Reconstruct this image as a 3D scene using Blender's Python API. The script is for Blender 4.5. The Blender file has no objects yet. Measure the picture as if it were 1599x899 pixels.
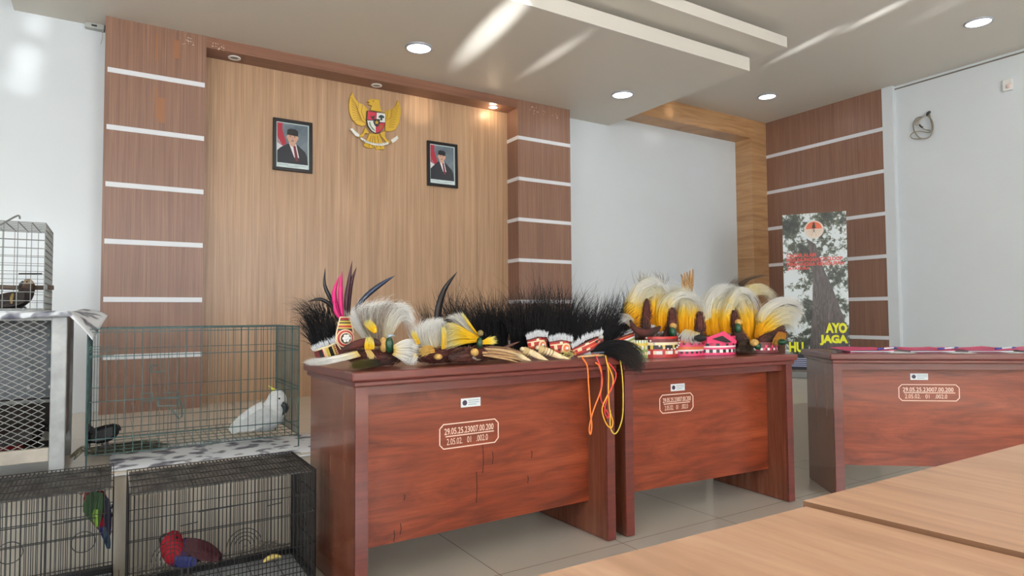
import bpy, bmesh, math, random
import numpy as np
from mathutils import Vector, Matrix
random.seed(7); rng = np.random.default_rng(7)
S = bpy.context.scene; COL = S.collection
PI = math.pi

# ---------------------------------------------------------------- camera, world, light, exposure
FPX = 1000.0; CAMZ = 0.965
YAW, PITCH, ROLL = math.radians(31.9485), math.radians(2.3406), math.radians(-0.4225)
_f = Vector((math.sin(YAW)*math.cos(PITCH), math.cos(YAW)*math.cos(PITCH), math.sin(PITCH)))
_r = Vector((math.cos(YAW), -math.sin(YAW), 0)); _u = _r.cross(_f)
_r2 = math.cos(ROLL)*_r + math.sin(ROLL)*_u; _u2 = -math.sin(ROLL)*_r + math.cos(ROLL)*_u
cam_d = bpy.data.cameras.new('camera'); cam = bpy.data.objects.new('camera', cam_d); COL.objects.link(cam)
cam_d.sensor_width = 36; cam_d.lens = 36*FPX/1599; cam_d.clip_start = 0.02
M = Matrix.Identity(4)
for i in range(3):
    M[i][0] = _r2[i]; M[i][1] = _u2[i]; M[i][2] = -_f[i]
M[2][3] = CAMZ
cam.matrix_world = M; S.camera = cam
S.view_settings.view_transform = 'Standard'; S.view_settings.look = 'None'
S.view_settings.gamma = 1; S.view_settings.use_curve_mapping = False
S.view_settings.exposure = 0.06
wd = bpy.data.worlds.new('sky'); S.world = wd; wd.use_nodes = True
wd.node_tree.nodes['Background'].inputs[0].default_value = (0.75, 0.85, 1.0, 1)
wd.node_tree.nodes['Background'].inputs[1].default_value = 0.5

def area(name, loc, target, sx, sy, power, color):
    l = bpy.data.lights.new(name, 'AREA'); l.shape = 'RECTANGLE'; l.size = sx; l.size_y = sy
    l.energy = power; l.color = color
    o = bpy.data.objects.new(name, l); COL.objects.link(o); o.location = loc
    o.rotation_euler = (Vector(target)-Vector(loc)).to_track_quat('-Z', 'Y').to_euler()
    return o
def spot(name, loc, target, power, color, cone, blend, r=0.05):
    l = bpy.data.lights.new(name, 'SPOT'); l.energy = power; l.color = color
    l.spot_size = math.radians(cone); l.spot_blend = blend; l.shadow_soft_size = r
    o = bpy.data.objects.new(name, l); COL.objects.link(o); o.location = loc
    o.rotation_euler = (Vector(target)-Vector(loc)).to_track_quat('-Z', 'Y').to_euler()
    return o
DAY = (0.90, 0.96, 1.0)
area('window_daylight_rear', (-1.3, -3.47, 1.75), (-1.3, 2, 1.45), 2.2, 1.5, 120, DAY)
area('window_daylight_rear', (2.4, -3.47, 1.75), (2.4, 2, 1.45), 2.2, 1.5, 120, DAY)
area('window_daylight_left', (-2.97, 0.6, 1.75), (2, 0.6, 1.45), 2.2, 1.5, 74, DAY)
sun_d = bpy.data.lights.new('sun', 'SUN'); sun_d.energy = 170; sun_d.color = (1, .95, .87); sun_d.angle = .02
sun = bpy.data.objects.new('sun', sun_d); COL.objects.link(sun)
sun.rotation_euler = Vector((.12, .62, -1)).to_track_quat('-Z', 'Y').to_euler()      # high sun: patches on the floor under the rear windows

# low sun thrown back up through the rear windows by glass and cars outside: bright streaks on ceiling and walls
for loc, tgt, pw, cone, col in (((1.25, -3.42, 1.75), (2.10, 3.6, 2.85), 19000, 1.9, (.95, .99, 1)), ((2.3, -3.42, 1.8), (2.70, 3.75, 2.85), 8000, 1.1, (.95, .99, 1)),
        ((3.45, -3.42, 2.2), (4.78, 3.1, 3.15), 9000, 1.0, (.93, .98, 1)), ((3.45, -3.42, 2.2), (4.74, 2.5, 3.15), 9000, 1.0, (.93, .98, 1)), ((3.45, -3.42, 2.3), (4.95, 1.9, 3.15), 1500, 2.2, (.95, .98, 1)),
        ((-.9, -3.42, 1.5), (-.47, 4.87, 2.56), 1000, 1.6, (.95, .99, 1)), ((-.9, -3.42, 1.5), (-.49, 4.87, 2.42), 900, 1.7, (.95, .99, 1)), ((-.9, -3.42, 1.5), (-.43, 4.87, 2.78), 800, 1.2, (.95, .99, 1)),
        ((1.25, -3.42, 1.3), (2.13, 4.85, 2.67), 2200, 2.4, (1, .86, .66)), ((3.45, -3.42, 2.1), (4.82, 4.65, 3.03), 1500, 1.2, (1, .92, .8))):
    spot('sun_glint', loc, tgt, pw, col, cone, 1.0, .03)
# ---------------------------------------------------------------- helpers
def at(px, py, Y):
    """point on the plane at distance Y seen in the 1599x899 photograph at px, py"""
    d = _r2*((px-799.5)/FPX) - _u2*((py-449.5)/FPX) + _f
    d = d*(Y/d.y); return Vector((d.x, d.y, d.z+CAMZ))
def atz(px, py, z):
    d = _r2*((px-799.5)/FPX) - _u2*((py-449.5)/FPX) + _f
    d = d*((z-CAMZ)/d.z); return Vector((d.x, d.y, d.z+CAMZ))
def mpp(p): return _f.dot(Vector(p)-Vector((0, 0, CAMZ)))/FPX       # metres per photo pixel at p
def lin(c):
    o = []
    for v in c:
        v = v/255; o.append(v/12.92 if v <= .04045 else ((v+.055)/1.055)**2.4)
    return (*o, 1)
def setp(o, label=None, cat=None, group=None, kind=None):
    if label: o['label'] = label
    if cat: o['category'] = cat
    if group: o['group'] = group
    if kind: o['kind'] = kind
    return o
def thing(name, label, cat, loc=(0, 0, 0), rz=0, group=None):
    o = bpy.data.objects.new(name, None); COL.objects.link(o); o.location = loc; o.rotation_euler = (0, 0, rz)
    o.empty_display_size = .05
    return setp(o, label, cat, group)
def obj(name, verts, faces, mat, parent=None, smooth=False, world=True, mi=None, label=None):
    """one mesh object; verts in world space (world=True) or already in the parent's space"""
    me = bpy.data.meshes.new(name)
    if parent is not None and world:
        inv = parent_matrix(parent).inverted(); verts = [inv @ Vector(v) for v in verts]
    me.from_pydata([tuple(v) for v in verts], [], [tuple(f) for f in faces])
    for m in (mat if isinstance(mat, (list, tuple)) else [mat]): me.materials.append(m)
    if mi is not None: me.polygons.foreach_set('material_index', mi)
    if smooth: me.polygons.foreach_set('use_smooth', [True]*len(me.polygons))
    bm = bmesh.new(); bm.from_mesh(me); bmesh.ops.recalc_face_normals(bm, faces=bm.faces); bm.to_mesh(me); bm.free()
    o = bpy.data.objects.new(name, me); COL.objects.link(o)
    if parent is not None: o.parent = parent
    if label: o['label'] = label
    return o
def parent_matrix(p):
    m = p.matrix_basis.copy()
    while p.parent: p = p.parent; m = p.matrix_basis @ m
    return m
class MB:
    def __init__(s): s.v = []; s.f = []; s.m = []
    def add(s, v, f, mi=0):
        n = len(s.v); s.v += [Vector(p) for p in v]; s.f += [tuple(i+n for i in q) for q in f]; s.m += [mi]*len(f); return s
    def box(s, a, b, mi=0, X=None):
        (x0, y0, z0), (x1, y1, z1) = a, b
        v = [Vector(p) for p in ((x0,y0,z0),(x1,y0,z0),(x1,y1,z0),(x0,y1,z0),(x0,y0,z1),(x1,y0,z1),(x1,y1,z1),(x0,y1,z1))]
        if X is not None: v = [X @ p for p in v]
        return s.add(v, [(3,2,1,0),(4,5,6,7),(0,1,5,4),(1,2,6,5),(2,3,7,6),(3,0,4,7)], mi)
    def bar(s, a, b, r, n=4, mi=0): return s.tube([a, b], [r, r], n, mi)
    def tube(s, pts, rad, n=6, mi=0, closed=False):
        pts = [Vector(p) for p in pts]; k = len(pts)
        if not isinstance(rad, (list, tuple)): rad = [rad]*k
        d0 = (pts[1]-pts[0]).normalized(); ref = Vector((0, 0, 1)) if abs(d0.z) < .9 else Vector((1, 0, 0))
        v = []; f = []
        for i, p in enumerate(pts):
            if closed: d = pts[(i+1) % k]-pts[i-1]
            else: d = pts[min(i+1, k-1)]-pts[max(i-1, 0)]
            d = d.normalized() if d.length > 1e-9 else d0
            x = ref - d*ref.dot(d)
            x = x.normalized() if x.length > 1e-6 else d.orthogonal().normalized()
            ref = x; y = d.cross(x)
            for j in range(n):
                a = 2*PI*(j+.5)/n; v.append(p + (x*math.cos(a)+y*math.sin(a))*rad[i])
        m = k if closed else k-1
        for i in range(m):
            i2 = (i+1) % k
            for j in range(n): f.append((i*n+j, i*n+(j+1) % n, i2*n+(j+1) % n, i2*n+j))
        if not closed: f.append(tuple(range(n))[::-1]); f.append(tuple((k-1)*n+j for j in range(n)))
        return s.add(v, f, mi)
    def prism(s, pts, off, mi=0):
        """flat outline (3-D points) given thickness by the vector off"""
        n = len(pts); pts = [Vector(p) for p in pts]; off = Vector(off)
        v = pts+[p+off for p in pts]
        return s.add(v, [tuple(range(n)), tuple(range(2*n-1, n-1, -1))]+[(i, (i+1) % n, n+(i+1) % n, n+i) for i in range(n)], mi)
    def ball(s, c, r, nu=10, nv=6, mi=0, sc=(1, 1, 1)):
        v = []; f = []
        for i in range(nv+1):
            t = PI*i/nv
            for j in range(nu):
                a = 2*PI*j/nu; v.append(Vector(c)+Vector((math.sin(t)*math.cos(a)*sc[0], math.sin(t)*math.sin(a)*sc[1], math.cos(t)*sc[2]))*r)
        for i in range(nv):
            for j in range(nu): f.append((i*nu+j, i*nu+(j+1) % nu, (i+1)*nu+(j+1) % nu, (i+1)*nu+j))
        return s.add(v, f, mi)
    def disc(s, c, r, h, n=24, mi=0, axis='z'):
        c = Vector(c); P = []
        for j in range(n):
            a = 2*PI*j/n
            P.append(c+(Vector((math.cos(a), math.sin(a), 0)) if axis == 'z' else Vector((math.cos(a), 0, math.sin(a))) if axis == 'y' else Vector((0, math.cos(a), math.sin(a))))*r)
        return s.prism(P, {'z': (0, 0, h), 'y': (0, h, 0), 'x': (h, 0, 0)}[axis], mi)
    def build(s, name, mat, parent=None, smooth=False, label=None, world=True):
        return obj(name, s.v, s.f, mat, parent, smooth, world, s.m if isinstance(mat, (list, tuple)) else None, label)
def struct(o): o['kind'] = 'structure'; return o
def catmull(P, n):
    P = [Vector(p) for p in P]
    if len(P) < 3: return [P[0].lerp(P[-1], i/(n-1)) for i in range(n)]
    Q = [P[0]*2-P[1]]+P+[P[-1]*2-P[-2]]; out = []; k = len(P)-1
    for i in range(n):
        u = i/(n-1)*k; j = min(int(u), k-1); t = u-j
        a, b, c, d = Q[j:j+4]
        out.append(.5*((2*b)+(c-a)*t+(2*a-5*b+4*c-d)*t*t+(3*b-a-3*c+d)*t**3))
    return out
def bevel(o, w, seg=2):
    m = o.modifiers.new('bevel', 'BEVEL'); m.width = w; m.segments = seg; m.limit_method = 'ANGLE'; return o

# ---------------------------------------------------------------- materials
def nmat(name):
    m = bpy.data.materials.new(name); m.use_nodes = True; nt = m.node_tree
    return m, nt, nt.nodes['Principled BSDF'], nt.links
def mat(name, c, rough=.5, metal=0., coat=0., spec=.5, noise=0., nscale=8.):
    m, nt, b, L = nmat(name); c = lin(c)
    b.inputs['Base Color'].default_value = c; b.inputs['Roughness'].default_value = rough
    b.inputs['Metallic'].default_value = metal; b.inputs['Coat Weight'].default_value = coat
    b.inputs['Specular IOR Level'].default_value = spec
    if noise:
        tc = nt.nodes.new('ShaderNodeTexCoord'); n = nt.nodes.new('ShaderNodeTexNoise'); n.inputs['Scale'].default_value = nscale
        n.inputs['Detail'].default_value = 5; r = nt.nodes.new('ShaderNodeValToRGB')
        r.color_ramp.elements[0].position = .3; r.color_ramp.elements[1].position = .7
        r.color_ramp.elements[0].color = tuple(v*(1-noise) for v in c[:3])+(1,); r.color_ramp.elements[1].color = tuple(min(1, v*(1+noise)) for v in c[:3])+(1,)
        L.new(tc.outputs['Object'], n.inputs['Vector']); L.new(n.outputs['Fac'], r.inputs['Fac']); L.new(r.outputs['Color'], b.inputs['Base Color'])
    return m
def emis(name, c, s):
    m, nt, b, L = nmat(name); b.inputs['Emission Color'].default_value = lin(c); b.inputs['Emission Strength'].default_value = s
    b.inputs['Base Color'].default_value = lin(c); return m
def grain(name, stops, scale, rough=.4, coat=0., fine=None, dist=1.5, spec=.5):
    """wood grain: noise stretched by scale=(sx,sy,sz), coloured by stops [(pos, rgb)]; fine=(scale, amount) adds fine pores"""
    m, nt, b, L = nmat(name); tc = nt.nodes.new('ShaderNodeTexCoord'); mp = nt.nodes.new('ShaderNodeMapping')
    mp.inputs['Scale'].default_value = scale; L.new(tc.outputs['Object'], mp.inputs['Vector'])
    n = nt.nodes.new('ShaderNodeTexNoise'); n.inputs['Scale'].default_value = 1; n.inputs['Detail'].default_value = 6
    n.inputs['Roughness'].default_value = .6; n.inputs['Distortion'].default_value = dist; L.new(mp.outputs['Vector'], n.inputs['Vector'])
    r = nt.nodes.new('ShaderNodeValToRGB'); e = r.color_ramp.elements
    while len(e) < len(stops): e.new(.5)
    for i, (p, c) in enumerate(stops): e[i].position = p; e[i].color = lin(c)
    L.new(n.outputs['Fac'], r.inputs['Fac']); out = r.outputs['Color']
    if fine:
        mp2 = nt.nodes.new('ShaderNodeMapping'); mp2.inputs['Scale'].default_value = fine[0]; L.new(tc.outputs['Object'], mp2.inputs['Vector'])
        n2 = nt.nodes.new('ShaderNodeTexNoise'); n2.inputs['Scale'].default_value = 1; n2.inputs['Detail'].default_value = 3; L.new(mp2.outputs['Vector'], n2.inputs['Vector'])
        r2 = nt.nodes.new('ShaderNodeValToRGB'); r2.color_ramp.elements[0].position = .35; r2.color_ramp.elements[1].position = .65
        a = 1-fine[1]; r2.color_ramp.elements[0].color = (a, a, a, 1); r2.color_ramp.elements[1].color = (1, 1, 1, 1)
        L.new(n2.outputs['Fac'], r2.inputs['Fac'])
        mx = nt.nodes.new('ShaderNodeMix'); mx.data_type = 'RGBA'; mx.blend_type = 'MULTIPLY'; mx.inputs[0].default_value = 1
        L.new(out, mx.inputs[6]); L.new(r2.outputs['Color'], mx.inputs[7]); out = mx.outputs[2]
    L.new(out, b.inputs['Base Color']); b.inputs['Roughness'].default_value = rough; b.inputs['Coat Weight'].default_value = coat
    b.inputs['Coat Roughness'].default_value = .12; b.inputs['Specular IOR Level'].default_value = spec
    return m
def tiles(name, c, cg, size, off, rough, spec=.5):
    m, nt, b, L = nmat(name); tc = nt.nodes.new('ShaderNodeTexCoord'); mp = nt.nodes.new('ShaderNodeMapping')
    mp.inputs['Location'].default_value = off; L.new(tc.outputs['Object'], mp.inputs['Vector'])
    br = nt.nodes.new('ShaderNodeTexBrick'); br.offset = 0; br.inputs['Scale'].default_value = 1
    br.inputs['Brick Width'].default_value = size; br.inputs['Row Height'].default_value = size
    br.inputs['Mortar Size'].default_value = .002; br.inputs['Mortar Smooth'].default_value = .1
    br.inputs['Color1'].default_value = lin(c); br.inputs['Color2'].default_value = tuple(v*.97 for v in lin(c)[:3])+(1,); br.inputs['Mortar'].default_value = lin(cg)
    L.new(mp.outputs['Vector'], br.inputs['Vector']); L.new(br.outputs['Color'], b.inputs['Base Color'])
    b.inputs['Roughness'].default_value = rough; b.inputs['Specular IOR Level'].default_value = spec
    return m
def ramp_attr(name, stops, rough=.6, sheen=0., trans=0.):
    """colour along a feather strand, root 0 to tip 1"""
    m, nt, b, L = nmat(name); a = nt.nodes.new('ShaderNodeAttribute'); a.attribute_name = 't'
    r = nt.nodes.new('ShaderNodeValToRGB'); e = r.color_ramp.elements
    while len(e) < len(stops): e.new(.5)
    for i, (p, c) in enumerate(stops): e[i].position = p; e[i].color = lin(c)
    L.new(a.outputs['Fac'], r.inputs['Fac']); L.new(r.outputs['Color'], b.inputs['Base Color'])
    b.inputs['Roughness'].default_value = rough; b.inputs['Sheen Weight'].default_value = sheen; b.inputs['Specular IOR Level'].default_value = .3
    return m
def colattr(name, rough=.7):
    m, nt, b, L = nmat(name); a = nt.nodes.new('ShaderNodeAttribute'); a.attribute_name = 'plumage'
    L.new(a.outputs['Color'], b.inputs['Base Color']); b.inputs['Roughness'].default_value = rough; b.inputs['Specular IOR Level'].default_value = .25
    return m

WALL = mat('wall_white_paint', (219, 224, 227), .25, noise=.015, nscale=2)
CEIL = mat('ceiling_paint', (212, 206, 197), .55)
SLABP = mat('slab_edge_paint', (216, 210, 200), .5)
TRIMW = mat('white_strip', (225, 226, 230), .35)
FLOOR = tiles('floor_tile', (190, 183, 172), (128, 120, 110), .6, (-.035, -.28, 0), .12)
STAGE = tiles('stage_tile', (214, 205, 190), (180, 170, 156), .6, (-.1, -.2, 0), .22, .35)
OAK = grain('oak_panel', [(.3, (168, 132, 101)), (.5, (183, 147, 115)), (.7, (196, 161, 129))], (19, 19, .5), .36, fine=((170, 170, 2.0), .24))
OAKH = grain('oak_frame', [(.3, (160, 116, 76)), (.5, (184, 142, 100)), (.7, (201, 160, 117))], (1.2, 1.2, 14), .38, fine=((3, 3, 120), .1))
LAM = grain('brown_laminate', [(.3, (124, 90, 73)), (.5, (141, 104, 86)), (.7, (154, 117, 97))], (55, 55, .8), .38, fine=((260, 260, 2), .22))
LAMD = grain('brown_laminate_header', [(.3, (118, 80, 62)), (.7, (140, 98, 78))], (1, 55, 55), .4)
MAHP = grain('mahogany_panel', [(.28, (98, 38, 19)), (.45, (129, 54, 28)), (.6, (146, 66, 37)), (.75, (162, 82, 50))], (1.6, 1.6, 9), .36, .15, fine=((8, 8, 160), .2), dist=2.2)
MAHS = grain('mahogany_side', [(.3, (96, 48, 32)), (.5, (120, 66, 46)), (.7, (138, 84, 62))], (9, 9, 1.2), .26, .5, fine=((140, 140, 4), .2))
MAHE = grain('mahogany_edge', [(.3, (88, 38, 32)), (.7, (112, 50, 42))], (1.5, 8, 30), .3, .35)
TABLE = grain('table_laminate', [(.3, (164, 126, 99)), (.5, (182, 143, 115)), (.7, (195, 159, 131))], (15, 2.2, 15), .4, fine=((90, 7, 90), .1))
TABED = mat('table_edge', (112, 76, 50), .5)
BLACK = mat('black_frame', (22, 20, 22), .35)
STEELW = mat('galvanised_wire', (112, 114, 112), .5, .3)
TEALW = mat('teal_coated_wire', (52, 78, 76), .5, .1, noise=.5, nscale=14)
BLKW = mat('black_coated_wire', (20, 18, 18), .5, .1)
GREYM = mat('grey_painted_metal', (150, 152, 152), .5, .3, noise=.18, nscale=18)
RUSTM = mat('rusty_white_metal', (172, 164, 152), .6, .1, noise=.2, nscale=14)
SHEET = mat('dull_sheet_metal', (92, 96, 100), .42, .5, noise=.25, nscale=7)
WHITE = mat('white_plastic', (232, 230, 226), .4)
PAPER = mat('white_paper', (226, 228, 228), .7)
LED = emis('led_diffuser', (245, 248, 255), 3.2)
GOLD = mat('gold_paint', (205, 165, 52), .38, .15)
GOLDD = mat('gold_paint_dark', (150, 112, 26), .5, .1)

# ---------------------------------------------------------------- the room
XL, XR, YB, YF, ZC = -3.0, 6.42, -3.5, 4.87, 3.147
def sbox(name, a, b, m, parent=None): return struct(MB().box(a, b).build(name, m, parent))
sbox('floor', (XL-.1, YB-.1, -.1), (XR+.1, YF+.1, 0), FLOOR)
sbox('ceiling', (XL-.1, YB-.1, ZC), (XR+.1, YF+.1, ZC+.1), CEIL)
sbox('wall_back', (XL-.1, YF, 0), (XR+.1, YF+.1, ZC), WALL)
sbox('wall_right', (XR, YB-.1, 0), (XR+.1, YF, ZC), WALL)
sbox('wall_left', (XL-.1, YB-.1, 0), (XL, YF, ZC), WALL)
w = MB(); w.box((XL, YB-.1, 0), (XR, YB, .98)); w.box((XL, YB-.1, 2.52), (XR, YB, ZC))
for x0, x1 in ((XL, -2.42), (-.18, 1.28), (3.52, XR)): w.box((x0, YB-.1, .98), (x1, YB, 2.52))
struct(w.build('wall_front', WALL))
for i, x in enumerate((-1.3, 2.4)):
    w = MB()
    for a, b in (((x-1.2, YB, .9), (x+1.2, YB+.06, .98)), ((x-1.2, YB, 2.52), (x+1.2, YB+.06, 2.6)), ((x-1.2, YB, .98), (x-1.12, YB+.06, 2.52)), ((x+1.12, YB, .98), (x+1.2, YB+.06, 2.52)), ((x-.03, YB, .98), (x+.03, YB+.06, 2.52))): w.box(a, b)
    struct(w.build('window_%d' % (i+1), TRIMW))
w = MB()
for a, b in (((XL, -.6, .9), (XL+.06, 1.8, .98)), ((XL, -.6, 2.52), (XL+.06, 1.8, 2.6)), ((XL, -.6, .98), (XL+.06, -.52, 2.52)), ((XL, 1.72, .98), (XL+.06, 1.8, 2.52))): w.box(a, b)
struct(w.build('window_3', TRIMW))
# raised stage: front edge runs slightly askew to the back wall
def sy(x): return 2.917-.0874*x
struct(MB().prism([(XL, sy(XL), 0), (XR, sy(XR), 0), (XR, YF, 0), (XL, YF, 0)], (0, 0, .369)).build('stage', STAGE))
# thin strip coloured dark as the shade of a gap, right wall under ceiling
sbox('slab_spacer', (.0, 3.9, 2.95), (3.8, 4.4, 2.99), CEIL)
sbox('trim_1', (XR-.006, YB, ZC-.034), (XR, 3.31, ZC-.022), mat('gap_shade_colour', (120, 112, 102), .8))
# hanging ceiling slabs
sbox('ceiling_slab', (-.54, 3.19, 2.846), (4.19, YF, 2.95), SLABP)
sbox('ceiling_slab', (-.64, 2.975, 2.99), (4.357, 4.6, 3.072), SLABP)
sbox('ceiling_hanger', (.0, 3.9, 3.072), (3.8, 4.4, ZC), CEIL)
# pilasters, header, oak panel
ZS = .369
SZ = [2.525, 2.164, 1.806, 1.45, 1.09, .733]
sbox('pilaster_left', (-.065, 4.67, ZS), (.508, YF, 2.846), LAM)
sbox('pilaster_right', (2.985, 4.67, ZS), (3.555, YF, 2.846), LAM)
sbox('panel_oak', (.508, 4.85, ZS), (2.985, YF, 2.846), OAK)
sbox('panel_header', (.508, 4.672, 2.771), (2.985, 4.85, 2.846), LAMD)
k = 0
for z in SZ:
    struct(MB().box((-.05, 4.666, z-.031), (.5, 4.68, z)).build('trim_%d' % (k+2), TRIMW)); k += 1
    struct(MB().box((2.985, 4.666, z-.031), (3.555, 4.68, z)).box((2.981, 4.666, z-.031), (2.99, 4.85, z)).build('trim_%d' % (k+2), TRIMW)); k += 1
# oak frame round the white recess, right wall cladding
sbox('frame_beam', (3.555, 4.65, 2.938), (6.37, YF, ZC), OAKH)
sbox('frame_post', (6.105, 4.651, ZS), (6.37, YF, 2.938), OAKH)
sbox('cladding_right', (6.37, 3.335, ZS), (XR, YF, ZC), LAM)
sbox('trim_40', (6.365, 3.235, ZS), (XR, 3.335, ZC), WALL)
for i, z in enumerate((2.767, 2.352, 1.936, 1.52, 1.108, .727)):
    struct(MB().box((6.364, 3.335, z-.036), (6.375, 4.65, z)).build('trim_%d' % (20+i), TRIMW))
# glue marks and worn patches on the left pilaster and above
patch = mat('worn_laminate', (150, 100, 66), .5)
wp = MB()
for x0, y0, x1, y1 in ((243, 52, 246, 96), (272, 62, 280, 92), (243, 136, 246, 184), (247, 152, 257, 192)):
    a, b = at(x0, y0, 4.669), at(x1, y1, 4.669); wp.box((a.x, 4.6685, b.z), (b.x, 4.671, a.z))
struct(wp.build('worn_patch', patch))
gm = mat('glue_residue', (196, 176, 160), .6); g = MB()
for _ in range(46):
    x = random.choice([random.gauss(292, 9), random.uniform(330, 350), random.gauss(838, 8), random.uniform(825, 885)])
    y0 = 58+(x-290)*.2; p = at(x, y0+random.uniform(0, 12), 4.668); l = random.uniform(.004, .016)
    g.box((p.x, 4.667, p.z), (p.x+random.uniform(.002, .012), 4.6715, p.z+l*.5))
struct(g.build('glue_residue', gm))

# ---------------------------------------------------------------- lamps in the ceiling
RIM = mat('lamp_rim', (176, 178, 186), .4, .3)
def downlight(px, py, z, label, r=.085):
    c = atz(px, py, z); t = thing('ceiling_light', label, 'ceiling light', c, 0, 'round white ceiling downlights')
    m = MB(); n = 32
    ring = [(r*1.14, 0), (r*1.14, -.008), (r, -.012), (r*.98, -.004)]
    v = []; f = []
    for i in range(n):
        a = 2*PI*i/n
        for q, h in ring: v.append((q*math.cos(a), q*math.sin(a), h))
    for i in range(n):
        for j in range(3): f.append((i*4+j, i*4+j+1, ((i+1) % n)*4+j+1, ((i+1) % n)*4+j))
    m.add(v, f).build('rim', RIM, t, True, world=False)
    MB().disc((0, 0, -.007), r*.985, .004, 32).build('diffuser', LED, t, world=False)
    l = bpy.data.lights.new('lamp_glow', 'AREA'); l.shape = 'DISK'; l.size = r*1.8; l.energy = 1.2; l.color = (.95, .97, 1)
    o = bpy.data.objects.new('lamp_glow', l); COL.objects.link(o); o.parent = t; o.location = (0, 0, -.02)
downlight(654, 74, 2.846, 'lit round downlight in the lowered slab, nearest the gold eagle')
downlight(972, 147, 2.846, 'lit round downlight in the lowered slab, near its right corner')
downlight(1198, 150, ZC, 'small-looking lit downlight in the far right ceiling by the oak frame', .082)
downlight(1528, 34, ZC, 'lit downlight in the right ceiling above the cable coil', .082)
for (px, py, lab) in ((366, 90, 'unlit round spotlight under the header, above the left portrait side'), (588, 133, 'unlit round spotlight under the header, above the gold eagle'), (770, 167, 'lit warm spotlight under the header, above the right portrait side')):
    c = atz(px, py, 2.771); lit = px == 770
    t = thing('recessed_spotlight', lab, 'spotlight', c, 0, 'small spotlights under the panel header')
    m = MB(); v = []; f = []; n = 24
    for i in range(n):
        a = 2*PI*i/n
        for q, h in ((.042, 0), (.042, -.005), (.028, -.006), (.026, -.002)): v.append((q*math.cos(a), q*math.sin(a), h))
    for i in range(n):
        for j in range(3): f.append((i*4+j, i*4+j+1, ((i+1) % n)*4+j+1, ((i+1) % n)*4+j))
    m.add(v, f).build('rim', WHITE, t, True, world=False)
    MB().disc((0, 0, -.003), .027, .0025, 20).build('bulb', emis('warm_bulb', (255, 236, 205), 6) if lit else mat('dark_bulb', (170, 160, 150), .3), t, world=False)
    if lit:
        l = bpy.data.lights.new('warm_lamp', 'POINT'); l.energy = 1.0; l.color = (1, .8, .55); l.shadow_soft_size = .03
        o = bpy.data.objects.new('warm_lamp', l); COL.objects.link(o); o.parent = t; o.location = (0, 0, -.03)

# ---------------------------------------------------------------- text
def text_geo(s, w, h, bold=0.):
    cu = bpy.data.curves.new('txt', 'FONT'); cu.body = s; cu.resolution_u = 3; cu.offset = bold
    o = bpy.data.objects.new('txt', cu); COL.objects.link(o)
    dg = bpy.context.evaluated_depsgraph_get(); me = bpy.data.meshes.new_from_object(o.evaluated_get(dg))
    v = np.array([p.co[:] for p in me.vertices]); f = [tuple(p.vertices) for p in me.polygons]
    bpy.data.objects.remove(o); bpy.data.curves.remove(cu); bpy.data.meshes.remove(me)
    lo = v.min(0); hi = v.max(0); v = (v-lo)/np.maximum(hi-lo, 1e-6)
    return [(a*w, b*h) for a, b, _ in v], f
def text_on(mb, s, origin, ux, uz, w, h, mi=0, bold=0.):
    v, f = text_geo(s, w, h, bold); ux = Vector(ux); uz = Vector(uz); o = Vector(origin)
    mb.add([o+ux*a+uz*b for a, b in v], f, mi)
STEN = mat('stencil_paint', (236, 205, 186), .6)
EMBL = mat('label_emblem', (58, 42, 66), .5); LTXT = mat('label_print', (140, 160, 165), .6)
SCR = mat('scratch', (48, 20, 14), .7)

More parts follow.
